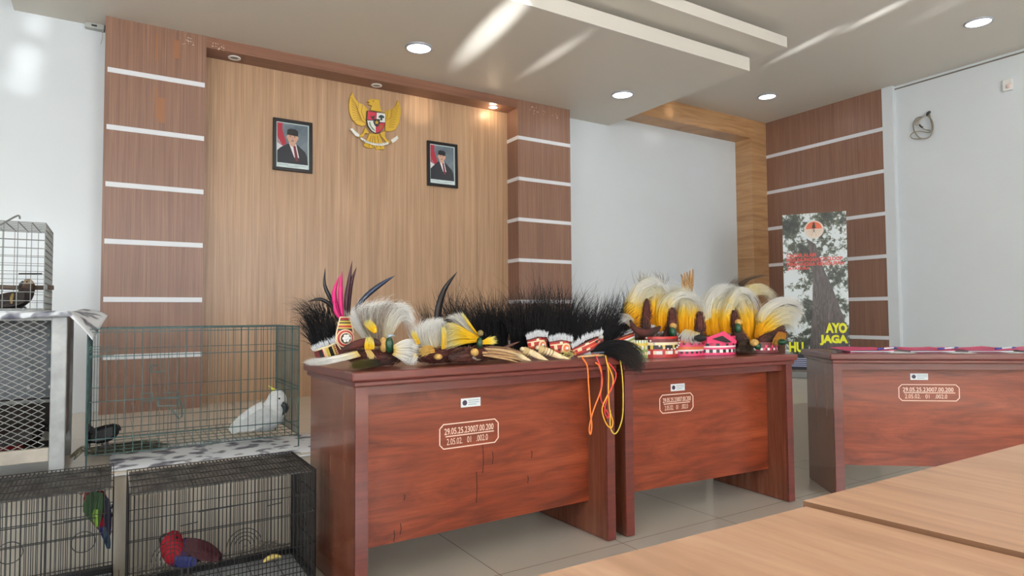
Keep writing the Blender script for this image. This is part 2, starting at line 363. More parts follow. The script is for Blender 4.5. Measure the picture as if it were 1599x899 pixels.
# ---------------------------------------------------------------- desks
def desk(label, loc, rz, W, D, H, stx, stz, stw, sth, labx, labz, marks=()):
    t = thing('wooden_desk', label, 'desk', (*loc, 0), rz, 'mahogany desks on the floor')
    o = MB().box((0, 0, H-.032), (W, D, H)).build('tabletop', [MAHE], t, world=False); bevel(o, .007, 3)
    for x in (.022, W-.022-.04):
        b = MB().box((x, .03, 0), (x+.04, D-.03, H-.05)).build('side_panel', MAHS, t, world=False); bevel(b, .006)
        MB().box((x-.002, .024, .004), (x+.042, .034, H-.05)).build('edge_strip', MAHE, b, world=False)
    o = MB().box((.012, .012, H-.052), (W-.012, D-.012, H-.032)).build('moulding', MAHE, t, world=False); bevel(o, .006)
    MB().box((.062, .05, H-.085), (W-.062, .07, H-.05)).build('apron', MAHE, t, world=False)
    fp = MB().box((.062, .15, .145), (W-.062, .168, H-.05)).build('front_panel', MAHP, t, world=False)
    y = .1492; m = MB()
    x0, x1, z0, z1 = stx, stx+stw, stz, stz+sth; c = .016; q = .0021
    P = [(x0+c, z0), (x1-c, z0), (x1-c*.55, z0+c*.45), (x1, z0+c), (x1, z1-c), (x1-c*.55, z1-c*.45), (x1-c, z1), (x0+c, z1), (x0+c*.55, z1-c*.45), (x0, z1-c), (x0, z0+c), (x0+c*.55, z0+c*.45)]
    m.tube([(a, y+.001, b) for a, b in P], .0028, 4, closed=True)
    m.box((x0+.025, y, z0+sth*.47), (x1-.02, y+.001, z0+sth*.47+.004))
    text_on(m, '29.05.25.23007.00.200', (x0+.02, y, z0+sth*.56), (1, 0, 0), (0, 0, 1), stw*.84, sth*.27, bold=.012)
    text_on(m, '2.05.02.   01   .002.0', (x0+.03, y, z0+sth*.14), (1, 0, 0), (0, 0, 1), stw*.7, sth*.26)
    m.build('stencil_marking', STEN, fp, world=False, label='pale stencilled inventory number in a notched border')
    lw, lh = .088, .034
    lb = MB().box((labx, y-.0006, labz), (labx+lw, y+.001, labz+lh)).build('inventory_sticker', PAPER, fp, world=False, label='small white sticker with a dark round emblem')
    MB().disc((labx+.017, y-.001, labz+lh*.5), .0105, .0006, 16, axis='y').build('emblem', EMBL, lb, world=False)
    e = MB()
    for i in range(3): e.box((labx+.033, y-.001, labz+.008+i*.008), (labx+lw-.006-.012*(i == 0), y-.0004, labz+.0105+i*.008))
    e.build('print_lines', LTXT, lb, world=False)
    if marks:
        for x, z, l in marks: MB().tube([(x, y+.0006, z), (x+.003, y+.0006, z-l*.5), (x-.001, y+.0006, z-l)], .0016, 4).build('scratch', SCR, fp, world=False)
    return t
H1, H2, H3 = .778, .75, .748
D1X, D1Y, D1R = .668, 2.062, .029
desk('mahogany desk nearest the bird cages, laden with feathers and birds of paradise', (D1X, D1Y), D1R, 1.189, .574, H1, .395, .455, .262, .092, .487, .605,
     marks=[(.585, .45, .11), (.555, .35, .12), (.25, .31, .02), (.235, .21, .04), (.21, .19, .04), (.63, .42, .05), (.82, .4, .03), (.8, .3, .03)])
desk('mahogany desk in the middle, carrying a row of yellow-plumed crowns', (1.872, 2.095), math.radians(-3.76), 1.118, .575, H2, .325, .49, .21, .085, .395, .59)
desk('mahogany desk on the right, turned askew, with pink folders on it', (3.164, 1.957), math.radians(-38.74), 1.25, .476, H3, .395, .49, .3, .085, .455, .6)

# ---------------------------------------------------------------- light wood tables in the foreground
def slab_table(label, pts, z0, z1, legs):
    c = sum((Vector(p) for p in pts), Vector((0, 0)))/len(pts)
    t = thing('meeting_table', label, 'table', (c.x, c.y, 0), 0, 'pale wooden meeting tables')
    b = MB().prism([(p[0], p[1], z0) for p in pts], (0, 0, z1-z0)); b.m = [0, 0]+[1]*(len(b.f)-2); b.build('tabletop', [TABLE, TABED], t)
    for x, y in legs: MB().box((x-.025, y-.025, 0), (x+.025, y+.025, z0)).build('leg', TABED, t)
slab_table('pale wooden table top at the bottom edge, nearest the viewer, left of the dark seam', [(-.2, .455), (.655, .4385), (.675, .23), (.69, -.35), (-.2, -.35)], .722, .75, [(-.15, .4), (.6, .38), (.6, -.3), (-.15, -.3)])
slab_table('pale wooden table top at the right, beyond the dark seam', [(.659, .4445), (1.9, .437), (1.9, -.35), (.694, -.35), (.679, .23)], .726, .754, [(.73, .38), (1.84, .38), (1.84, -.3), (.73, -.3)])

# ---------------------------------------------------------------- things on the walls
YW = 4.85
def wall_poly(mb, P, y0, th, mi=0): mb.prism([Vector((at(x, y, YW).x, y0, at(x, y, YW).z)) for x, y in P], (0, -th, 0), mi)
SKIN1 = mat('portrait_skin', (203, 160, 138), .6); CLOTH = mat('portrait_suit', (46, 48, 54), .6)
FLAGR = mat('portrait_flag_red', (168, 42, 60), .6); BACKG = grain('portrait_backdrop', [(.3, (84, 98, 108)), (.7, (130, 142, 150))], (4, 4, 4), .5)
TIE = mat('portrait_tie', (120, 44, 58), .6); HAT = mat('portrait_cap', (30, 30, 34), .6); SHIRT = mat('portrait_shirt', (225, 225, 228), .6)
DARKL = mat('portrait_feature', (104, 66, 56), .6); PASSE = mat('portrait_mount', (210, 222, 222), .5)
def portrait(label, x0, x1, z0, z1, cx, hz, hs, tilt):
    """a framed photograph; cx, hz, hs place and scale the head inside the picture (0..1)"""
    W, H = x1-x0, z1-z0
    t = thing('framed_portrait', label, 'portrait', (x0, YW-.004, z0), 0, 'framed portraits on the oak panel')
    f = MB(); b = .024; d = .022
    for a, c in (((0, -d, 0), (W, 0, b)), ((0, -d, H-b), (W, 0, H)), ((0, -d, b), (b, 0, H-b)), ((W-b, -d, b), (W, 0, H-b))): f.box(a, c)
    o = f.build('frame', BLACK, t, world=False); bevel(o, .003)
    MB().box((b, -.008, b), (W-b, -.002, H-b)).build('mount', PASSE, t, world=False)
    pic = MB(); ix, iz = b+.008, b+.035; iw, ih = W-2*ix, H-iz-b-.006
    def U(u, v, y): return Vector((ix+u*iw, y, iz+v*ih))
    def poly(P, lay, mi): pic.prism([U(u, v, -.008-.0005*lay) for u, v in P], (0, -.0005, 0), mi)
    poly([(0, 0), (1, 0), (1, 1), (0, 1)], 0, 0)
    poly([(0, .5), (.16, .42), (.3, .5), (.22, .68), (.16, .84), (.17, 1), (0, 1)], 1, 1)          # flag, red half
    poly([(0, .3), (.2, .36), (.17, .44), (0, .66)], 1, 2)                              # flag, white half
    s = hs
    def E(u, v, ru, rv, lay, mi, a0=0, a1=360, n=20):
        poly([(u+ru*math.cos(math.radians(a0+(a1-a0)*i/n)), v+rv*math.sin(math.radians(a0+(a1-a0)*i/n))) for i in range(n)], lay, mi)
    poly([(0, 0), (0, .30), (.1, .38), (cx-.14*s, hz-.16*s), (cx+.16*s, hz-.17*s), (.9, .33), (.97, .22), (1, 0)], 2, 3)   # suit
    poly([(cx-.12*s, hz-.14*s), (cx+.12*s, hz-.16*s), (cx+.22*s, hz-.5*s), (cx+.06*s, hz-.5*s)], 3, 2)
    poly([(cx+.02*s, hz-.2*s), (cx+.1*s, hz-.2*s), (cx+.2*s, max(.02, hz-.58*s)), (cx+.1*s, max(.02, hz-.58*s))], 4, 5)
    poly([(cx-.09*s, hz-.1*s), (cx-.09*s, hz-.19*s), (cx+.02*s, hz-.24*s), (cx+.1*s, hz-.18*s), (cx+.1*s, hz-.1*s)], 4, 4)
    E(cx, hz, .17*s, .165*s, 5, 4)                                                       # face
    E(cx-.172*s, hz, .025*s, .04*s, 5, 4); E(cx+.172*s, hz, .025*s, .04*s, 5, 4)
    poly([(cx-.18*s, hz+.06*s), (cx+.18*s, hz+.045*s), (cx+.185*s, hz+.17*s), (cx+.1*s, hz+.215*s), (cx-.08*s, hz+.22*s), (cx-.17*s, hz+.18*s)], 6, 6)   # cap
    for e in (-.07, .07):
        E(cx+e*s, hz+.015*s, .026*s, .009*s, 6, 7, n=10); poly([(cx+(e-.035)*s, hz+.036*s), (cx+(e+.035)*s, hz+.036*s), (cx+(e+.03)*s, hz+.046*s), (cx+(e-.03)*s, hz+.046*s)], 6, 7)
    poly([(cx-.012*s, hz+.01*s), (cx+.012*s, hz+.01*s), (cx+.025*s, hz-.045*s), (cx-.025*s, hz-.045*s)], 6, 8)
    E(cx, hz-.085*s, .05*s, .011*s, 6, 7, n=12)
    pic.build('photograph', [BACKG, FLAGR, SHIRT, CLOTH, SKIN1, TIE, HAT, DARKL, mat('portrait_nose', (186, 140, 118), .6)], t, world=False)
    c = MB()
    for i, (u0, u1) in enumerate(((.04, .36), (.56, .94), (.3, .7))): c.box((ix+u0*iw, -.0088, iz-.014-.009*(i == 2)), (ix+u1*iw, -.0081, iz-.011-.009*(i == 2)))
    c.build('caption_lines', mat('caption_print', (150, 162, 165), .6), t, world=False)
    t.rotation_euler = (tilt, 0, 0)
portrait('framed portrait left of the gold eagle, a broad-faced person in black cap and dark suit', .972, 1.256, 2.029, 2.414, .49, .66, 1.0, -.02)
portrait('framed portrait right of the gold eagle, a slimmer person in black cap and dark suit', 2.197, 2.478, 2.036, 2.414, .47, .68, .86, -.02)

# golden eagle emblem; outlines read from the plaque, built as relief
def E8(x, y): return (530+x*110/899, 135+y*110/899)
eg = thing('eagle_emblem', 'gold eagle coat of arms with red and white shield on the oak panel', 'emblem', (at(585, 195, YW).x, YW, at(585, 195, YW).z))
def eg_part(name, polys, y0, th, m, parent=eg, bev=.004):
    mb = MB()
    for P in polys: wall_poly(mb, [E8(*p) for p in P], y0, th)
    o = mb.build(name, m, parent)
    if bev: bevel(o, bev)
    return o
LW = [(155,75),(185,150),(235,210),(300,240),(360,300),(335,330),(330,500),(280,515),(215,490),(150,420),(118,330),(112,240),(125,150)]
RW = [(735,175),(770,260),(775,360),(750,480),(700,560),(640,582),(575,570),(570,360),(545,345),(600,310),(660,295),(710,250)]
eg_part('wing', [LW], YW, .018, GOLD); eg_part('wing', [RW], YW, .018, GOLD)
eg_part('head', [[(340,205),(375,170),(430,172),(495,178),(500,230),(510,270),(525,335),(380,310),(400,255),(355,240),(372,215)]], YW, .026, GOLD)
eg_part('tail', [[(370,600),(350,660),(330,700),(295,755),(350,790),(425,795),(438,765),(470,812),(570,808),(560,740),(530,690),(505,615)]], YW, .015, GOLD)
eg_part('leg', [[(320,520),(345,560),(370,590),(350,610),(325,600),(290,650),(240,660),(235,640),(290,600),(305,560)]], YW, .02, GOLD)
eg_part('leg', [[(510,600),(575,570),(570,640),(600,690),(640,700),(640,735),(600,735),(560,680),(520,640)]], YW, .02, GOLD)
fe = MB()
for i in range(9):
    t_ = i/8
    for P in ([(140+t_*25, 150+t_*300), (200+t_*25, 230+t_*200), (235+t_*60, 330+t_*130)],): fe.tube([Vector((at(*E8(*p), YW).x, YW-.0185, at(*E8(*p), YW).z)) for p in P], .0022, 4)
    fe.tube([Vector((at(*E8(*p), YW).x, YW-.0185, at(*E8(*p), YW).z)) for p in [(745-t_*60, 250+t_*280), (700-t_*40, 290+t_*230), (640-t_*20, 330+t_*200)]], .0022, 4)
for P in ([(235,215),(225,320),(260,420),(325,480)], [(285,245),(270,330),(300,410),(330,440)], [(660,300),(650,400),(590,440)], [(610,320),(600,400),(575,430)], [(395,640),(375,720),(370,780)], [(440,640),(445,720),(470,790)], [(475,640),(490,720),(520,790)], [(420,640),(410,720),(415,780)]):
    fe.tube([Vector((at(*E8(*p), YW).x, YW-.018, at(*E8(*p), YW).z)) for p in P], .0026, 4)
fe.build('feather_lines', GOLDD, eg)
EY = mat('eagle_eye', (20, 16, 14), .4)
p = at(*E8(418, 200), YW); MB().disc((p.x, YW-.027, p.z), .004, -.002, 10, axis='y').build('eye', EY, eg)
ERED = mat('shield_red', (190, 40, 66), .45); EWHT = mat('shield_white', (226, 224, 216), .45); EBLK = mat('shield_black', (28, 28, 32), .45)
sh = eg_part('shield', [[(335,320),(575,352),(572,470),(545,545),(500,595),(450,612),(395,580),(350,520),(328,440)]], YW-.018, .012, EBLK, bev=.002)
def sh_part(n, P, m, y=.0305): eg_part(n, P, YW-y+.001, .002, m, sh, 0)
sh_part('red_quarter', [[(345,330),(455,345),(452,440),(338,436)]], ERED); sh_part('red_quarter', [[(450,478),(566,480),(540,545),(498,588),(450,606)]], ERED)
sh_part('white_quarter', [[(460,346),(567,360),(565,472),(455,462)]], EWHT); sh_part('white_quarter', [[(338,446),(446,450),(445,604),(396,574),(354,515)]], EWHT)
TREEG = mat('shield_tree', (28, 60, 56), .5)
sh_part('banyan_tree', [[(478,410),(490,385),(515,375),(545,388),(556,410),(545,420),(528,416),(532,445),(502,445),(506,416)]], TREEG, .0322)
sh_part('bull_head', [[(375,385),(395,398),(420,392),(440,380),(432,402),(420,430),(400,430),(388,405)]], EBLK, .0322)
sh_part('cotton_and_rice', [[(358,470),(372,462),(392,520),(430,560),(436,585),(400,560),(368,510)]], mat('shield_green', (120, 140, 110), .5), .0322)
sh_part('chain', [[(500,510),(530,500),(520,545),(490,560)]], GOLDD, .0322)
ce = eg_part('inner_shield', [[(415,428),(495,432),(497,480),(480,515),(457,528),(430,508),(415,470)]], YW-.032, .004, EBLK, sh, 0)
st = []
for i in range(10):
    a = PI/2+i*PI/5; q = 32 if i % 2 == 0 else 13; st.append((456+q*math.cos(a), 474-q*math.sin(a)))
eg_part('star', [st], YW-.036, .0015, GOLD, ce, 0)
rb = eg_part('ribbon', [[(118,555),(150,540),(165,558),(215,600),(245,625),(235,655),(190,640),(160,600),(140,575)], [(260,655),(330,700),(420,730),(510,735),(610,715),(612,745),(520,768),(420,758),(320,725),(255,680)], [(640,690),(690,660),(725,635),(728,655),(740,668),(700,710),(660,730)]], YW-.02, .008, EWHT, bev=.002)
tv, tf = text_geo('BHINNEKA TUNGGAL IKA', 1, 1); mb = MB(); vv = []
for a, b in tv:
    x = 285+a*305; cy = 700+52*math.sin(min(1, max(0, (x-260)/350))*PI*.62) if x < 470 else 752-(x-470)**2*.0013
    q = at(*E8(x, cy-14*(b-.5)-8), YW); vv.append((q.x, YW-.0286, q.z))
mb.add(vv, tf).build('motto', EBLK, rb)

# cable coil on the right wall
def rw(px, py, X=XR):
    d = _r2*((px-799.5)/FPX) - _u2*((py-449.5)/FPX) + _f; d = d*(X/d.x); return Vector((d.x, d.y, d.z+CAMZ))
def C6(x, y): return (1360+x*239/1074, 100+y*200/899)
CABLE = mat('grey_cable', (150, 140, 124), .6); PLUG = mat('dark_plug', (52, 48, 46), .5)
cc = thing('cable_coil', 'loosely coiled pale cable with a dark plug hanging on the right wall', 'cable', rw(1440, 205))
m = MB()
def cab(P, r=.006, off=.02): m.tube(catmull([rw(*C6(*p), XR-off) for p in P], 26), r, 6)
cab([(410,350),(420,390),(430,440),(425,490),(390,520),(340,515),(305,470),(298,420),(320,380),(360,370)])
cab([(350,440),(380,460),(415,465),(405,480),(340,470),(290,485),(278,510),(310,525),(390,520)], .005, .03)
cab([(400,360),(430,400),(437,450),(420,500)], .005, .035)
m.build('cable', CABLE, cc, True)
m = MB()
for i in range(5): m.tube(catmull([rw(*C6(395-i*4, 352+i*2), XR-.02-.004*i), rw(*C6(345-i*6, 390+i*4), XR-.03), rw(*C6(325-i*2, 430), XR-.02)], 8), .007, 6)
m.build('cable_bundle', mat('cable_bundle_grey', (172, 162, 148), .6), cc, True)
MB().tube([rw(*C6(388, 362), XR-.02), rw(*C6(400, 345), XR-.02), rw(*C6(413, 335), XR-.005)], [.011, .014, .012], 8).build('plug', PLUG, cc, True)
MB().tube(catmull([rw(*C6(340, 425), XR-.03), rw(*C6(350, 438), XR-.035), rw(*C6(365, 445), XR-.03)], 6), .007, 6).build('connector', PLUG, cc, True)
sp = thing('wall_box', 'small white sensor box high on the right wall', 'sensor', rw(1575, 133))
a, b = rw(1567, 126), rw(1583, 140)
o = MB().box((XR-.028, min(a.y, b.y), min(a.z, b.z)), (XR, max(a.y, b.y), max(a.z, b.z))).build('housing', WHITE, sp); bevel(o, .005)
q = rw(1575, 134, XR-.028); MB().ball(q, .022, 12, 8, sc=(.5, 1, 1)).build('lens', mat('sensor_lens', (236, 214, 205), .3), sp, True)
p = at(146, 41, 4.86); bx = thing('ceiling_bracket', 'small grey bracket where the left wall meets the lowered slab', 'bracket', p)
o = MB().box((p.x-.045, p.y-.04, 2.812), (p.x+.06, p.y+.01, 2.846)).build('housing', mat('bracket_grey', (176, 178, 174), .5), bx); bevel(o, .005)
MB().box((p.x-.01, p.y-.043, 2.822), (p.x+.02, p.y-.038, 2.834)).build('slot', PLUG, bx)
MB().tube(catmull([(p.x+.045, p.y-.03, 2.815), (p.x+.05, p.y-.03, 2.77), (p.x+.042, p.y-.025, 2.72)], 8), .0018, 4).build('loose_wire', CABLE, bx)

# ---------------------------------------------------------------- standing banner
B0 = Vector((5.25, 3.68, 0)); BU = Vector((.545, -.839, 0)).normalized(); BN = Vector((-BU.y*-1, 0, 0))
BN = Vector((BU.y, -BU.x, 0)); BN = BN if BN.y < 0 else -BN         # faces the viewer
bn = thing('standing_banner', 'tall banner of a tree seen from below, yellow AYO JAGA lettering, behind the right desk', 'banner', B0+BU*.3+Vector((0, 0, .369)))
BW, BZ0, BZ1 = .525, .44, 1.862
def bp(u, v, lay=0): return B0+BU*(u*BW)+Vector((0, 0, BZ1-v*(BZ1-BZ0)))+BN*(.0007*lay)
m, nt, b, L = nmat('printed_foliage')
tc = nt.nodes.new('ShaderNodeTexCoord'); n = nt.nodes.new('ShaderNodeTexNoise'); n.inputs['Scale'].default_value = 22; n.inputs['Detail'].default_value = 8; n.inputs['Roughness'].default_value = .75
n2 = nt.nodes.new('ShaderNodeTexNoise'); n2.inputs['Scale'].default_value = 4.5; n2.inputs['Detail'].default_value = 2
ad = nt.nodes.new('ShaderNodeMath'); ad.operation = 'MULTIPLY_ADD'; ad.inputs[1].default_value = .9
L.new(tc.outputs['Object'], n.inputs['Vector']); L.new(tc.outputs['Object'], n2.inputs['Vector'])
L.new(n2.outputs['Fac'], ad.inputs[0]); L.new(n.outputs['Fac'], ad.inputs[2])
r = nt.nodes.new('ShaderNodeValToRGB'); e = r.color_ramp.elements
for _ in range(3): e.new(.5)
for i, (p_, c_) in enumerate(((.74, (24, 26, 24)), (.9, (58, 64, 54)), (.965, (104, 110, 94)), (1.03, (176, 186, 182)), (1.0, (214, 222, 224)))): e[i].position = min(p_, 1) if i < 3 else (.985, 1)[i-3]; e[i].color = lin(c_)
L.new(ad.outputs[0], r.inputs['Fac']); L.new(r.outputs['Color'], b.inputs['Base Color']); b.inputs['Roughness'].default_value = .35
FOL = m
sheet = MB().prism([bp(0, 0), bp(1, 0), bp(1, 1), bp(0, 1)], BN*-.0012).build('printed_sheet', FOL, bn)
TRK = grain('printed_bark', [(.3, (52, 46, 46)), (.5, (78, 70, 68)), (.7, (112, 104, 100))], (30, 30, 5), .35, dist=3)
mb = MB()
P = catmull([(.38, .16, 0), (.44, .28, 0), (.46, .42, 0), (.44, .62, 0), (.38, .9, 0)], 14); Q = catmull([(1.0, .9, 0), (.95, .72, 0), (.78, .5, 0), (.62, .34, 0), (.52, .2, 0)], 14)
mb.prism([bp(p.x, p.y, 1) for p in P+Q], BN*.0005).build('printed_trunk', TRK, sheet)
mb = MB(); mb.prism([bp(0, .9, 1), bp(1, .9, 1), bp(1, 1, 1), bp(0, 1, 1)], BN*.0005)
mb.build('printed_foot_band', mat('banner_dark', (44, 44, 50), .4), sheet)
mb = MB()
for i in range(5): mb.prism([bp(.04, .925+i*.012, 2), bp(.52-.05*(i % 3), .925+i*.012, 2), bp(.52-.05*(i % 3), .931+i*.012, 2), bp(.04, .931+i*.012, 2)], BN*.0004)
mb.build('small_print', mat('banner_small_print', (170, 180, 215), .5), sheet)
YEL = mat('banner_yellow', (236, 236, 30), .45); BRED = mat('banner_red', (206, 74, 60), .45)
def btext(s, u0, u1, v0, v1, m, name, bold=.03, lay=4):
    mb = MB(); text_on(mb, s, bp(u0, v1, lay), BU, (0, 0, 1), (u1-u0)*BW, (v1-v0)*(BZ1-BZ0), 0, bold); mb.build(name, m, sheet)
btext('AYO', .64, .965, .70, .765, YEL, 'banner_lettering', .06); btext('JAGA', .545, .975, .775, .842, YEL, 'banner_lettering', .06)
btext('HU', .06, .29, .822, .888, YEL, 'banner_lettering', .045)
for i, (s, u1) in enumerate((('CAGAR ALAM', .52), ('PEGUNUNGAN CYCLOOP', .93), ('PENYANGGA KEHIDUPAN', .95), ('JAYAPURA', .42))):
    btext(s, .055, u1, .254+i*.029, .2785+i*.029, BRED, 'banner_lettering', .04)
LC = bp(.5, .105, 2); lr = .081
def ell(c, r, lay, a0=0, a1=360, n=28, sx=1): return [c+BU*(r*sx*math.cos(math.radians(a0+(a1-a0)*i/n)))+Vector((0, 0, r*math.sin(math.radians(a0+(a1-a0)*i/n))))+BN*(.0007*lay) for i in range(n+(a1-a0 < 360))]
lo = MB().prism(ell(LC, lr, 1), BN*.0005).build('round_logo', mat('logo_cream', (222, 206, 190), .45), sheet)
MB().prism(ell(LC+Vector((0, 0, .006)), lr*.8, 2, 0, 180), BN*.0005).build('logo_sky', mat('logo_orange', (214, 100, 66), .45), lo)
mb = MB()
for k_ in range(3): mb.prism([LC+BU*x+Vector((0, 0, z))+BN*.0024 for x, z in ((-.02+.004*k_, .012+.018*k_), (.02-.004*k_, .012+.018*k_), (0, .04+.014*k_))], BN*.0005)
mb.prism([LC+BU*x+Vector((0, 0, z))+BN*.0024 for x, z in ((-.003, -.025), (.003, -.025), (.003, .02), (-.003, .02))], BN*.0005)
mb.build('logo_tree', mat('logo_green', (40, 52, 34), .5), lo)
mb = MB()
for a in (200, 225, 250, 290, 315, 340): mb.tube([LC+BN*.002, LC+(BU*math.cos(math.radians(a))+Vector((0, 0, math.sin(math.radians(a)))))*lr*.75+BN*.002], .0014, 4)
mb.build('logo_roots', mat('logo_root_line', (176, 150, 132), .5), lo)
mb = MB()
back = BN*-.02
mb.tube([B0+BU*.26+back+Vector((0, 0, .40)), B0+BU*.26+back+Vector((0, 0, BZ1))], .008, 8)
for s_ in (.02, .5): mb.tube([B0+BU*.26+back+Vector((0, 0, .9)), B0+BU*s_+back*.3+Vector((0, 0, BZ1-.005))], .004, 6); mb.tube([B0+BU*.26+back+Vector((0, 0, .9)), B0+BU*s_+back*.3+Vector((0, 0, BZ0+.005))], .004, 6)
mb.build('stand_frame', BLACK, bn)
mb = MB(); mb.prism([B0+BU*x+BN*y+Vector((0, 0, .3695)) for x, y in ((0, .05), (.525, .05), (.525, -.06), (0, -.06))], (0, 0, .055)); o = mb.build('base', mat('banner_base', (150, 152, 152), .35, .5), bn); bevel(o, .008)

# ---------------------------------------------------------------- pink folders, papers and pens on the right desk
PINK = mat('pink_card', (206, 62, 112), .55); PINKD = mat('pink_card_inner', (166, 40, 90), .6); PENB = mat('pen_blue', (54, 62, 150), .35); PENW = mat('pen_white', (222, 224, 232), .35)
DR = math.radians(-38.74); DX = Vector((math.cos(DR), math.sin(DR), 0)); DY = Vector((-math.sin(DR), math.cos(DR), 0)); D0 = Vector((3.164, 1.957, H3))
def dp(a, b, z): return D0+DX*a+DY*b+Vector((0, 0, z))
for i, (a, lab) in enumerate(((.1, 'pink folder at the left end of the right desk, by the banner lettering'), (.4, 'pink folder second from the left on the right desk'), (.68, 'pink folder third from the left on the right desk'), (.96, 'pink folder at the right end of the right desk'))):
    t = thing('folder', lab, 'folder', dp(a+.13, .2, 0), DR, 'pink folders on the right desk')
    for j, zz in enumerate((.0, .011)):
        n = 6; v = []
        for iy in range(2):
            for ix in range(n+1):
                u = ix/n; v.append(dp(a+.01+u*.25+.02*iy, .06+.33*iy+.02*u, .001+zz*(1-u*.3)+.003*math.sin(u*5+i)*(j)+(.007*u if j else 0)))
        f = [(ix, ix+1, n+2+ix, n+1+ix) for ix in range(n)]
        o = obj('cover', v, f, PINK if j else PINKD, t); sm = o.modifiers.new('thick', 'SOLIDIFY'); sm.thickness = .0012
    o = MB().prism([dp(a+.03, .08, .004), dp(a+.25, .09, .004), dp(a+.26, .37, .004), dp(a+.04, .37, .004)], (0, 0, .005)).build('documents', PAPER, t)
    if i < 3:
        p0, p1 = dp(a+.16, .06+.01*i, .021), dp(a+.285, .13, .0245)
        labp = ('blue and white pen on the first pink folder', 'blue and white pen on the second pink folder', 'blue and white pen on the third pink folder')[i]
        pt = thing('pen', labp, 'pen', p0, DR, 'pens lying on the pink folders')
        MB().tube([p0.lerp(p1, .2), p0.lerp(p1, .82)], .0042, 8).build('barrel', PENW, pt, True)
        MB().tube([p0, p0.lerp(p1, .28)], .0052, 8).build('cap', PENB, pt, True)
        MB().tube([p0.lerp(p1, .8), p1], [.0048, .0035], 8).build('grip', PENB, pt, True)
for i, (a, b_, lab) in enumerate(((.33, .03, 'white sheet sticking out between the first two pink folders'), (.61, .02, 'white sheet sticking out between the second and third pink folders'), (.89, .025, 'white sheet sticking out between the last two pink folders'))):
    o = MB().prism([dp(a-.02, b_, .0012), dp(a+.1, b_-.01, .0012), dp(a+.13, b_+.2, .0012), dp(a, b_+.22, .0012)], (0, 0, .0012)).build('paper_sheet', PAPER)
    setp(o, lab, 'paper', 'white sheets under the pink folders')
t = thing('keyring', 'small metal ring and clip at the left corner of the right desk', 'keyring', dp(.05, .09, .004))
MB().tube([dp(.05+.016*math.cos(a), .09+.012*math.sin(a), .006+.006*math.sin(a)) for a in [2*PI*i/18 for i in range(18)]], .002, 5, closed=True).build('ring', STEELW, t, True)
MB().tube([dp(.065, .085, .005), dp(.08, .08, .012), dp(.09, .085, .005)], .0025, 5).build('clip', STEELW, t, True)

# ---------------------------------------------------------------- bodies of birds
def loft(path, n=14, segs=26, flat=1.0):
    """one closed body along path [(point, radius)]; flat squashes the depth radius"""
    P = catmull([p for p, _ in path], segs); R = [v.x for v in catmull([Vector((r, 0, 0)) for _, r in path], segs)]
    v = []; f = []; prm = []; Yax = Vector((0, 1, 0))
    for i, p in enumerate(P):
        d = (P[min(i+1, segs-1)]-P[max(i-1, 0)]).normalized()
        y = (Yax-d*Yax.dot(d)); y = y.normalized() if y.length > .05 else d.orthogonal().normalized()
        x = y.cross(d); s = i/(segs-1); r = max(R[i], .0006)
        for j in range(n):
            a = 2*PI*j/n; v.append(p+x*math.cos(a)*r+y*math.sin(a)*r*flat); prm.append((s, a))
    for i in range(segs-1):
        for j in range(n): f.append((i*n+j, i*n+(j+1) % n, (i+1)*n+(j+1) % n, (i+1)*n+j))
    f.append(tuple(range(n))); f.append(tuple((segs-1)*n+j for j in range(n)))
    return v, f, prm
PLUM = colattr('bird_plumage', .75)
def body(name, path, colour, parent, flat=1.0, rough=None, zmin=None, n=14, segs=26):
    v, f, prm = loft(path, n, segs, flat)
    if zmin is not None: v = [Vector((p.x, p.y, max(p.z, zmin))) for p in v]
    o = obj(name, v, f, PLUM, parent, True)
    ca = o.data.color_attributes.new('plumage', 'FLOAT_COLOR', 'POINT')
    for i, (s, a) in enumerate(prm):
        c = lin(colour(s, a, v[i])); j = 1+random.uniform(-.12, .12)
        ca.data[i].color = (c[0]*j, c[1]*j, c[2]*j, 1)
    return o
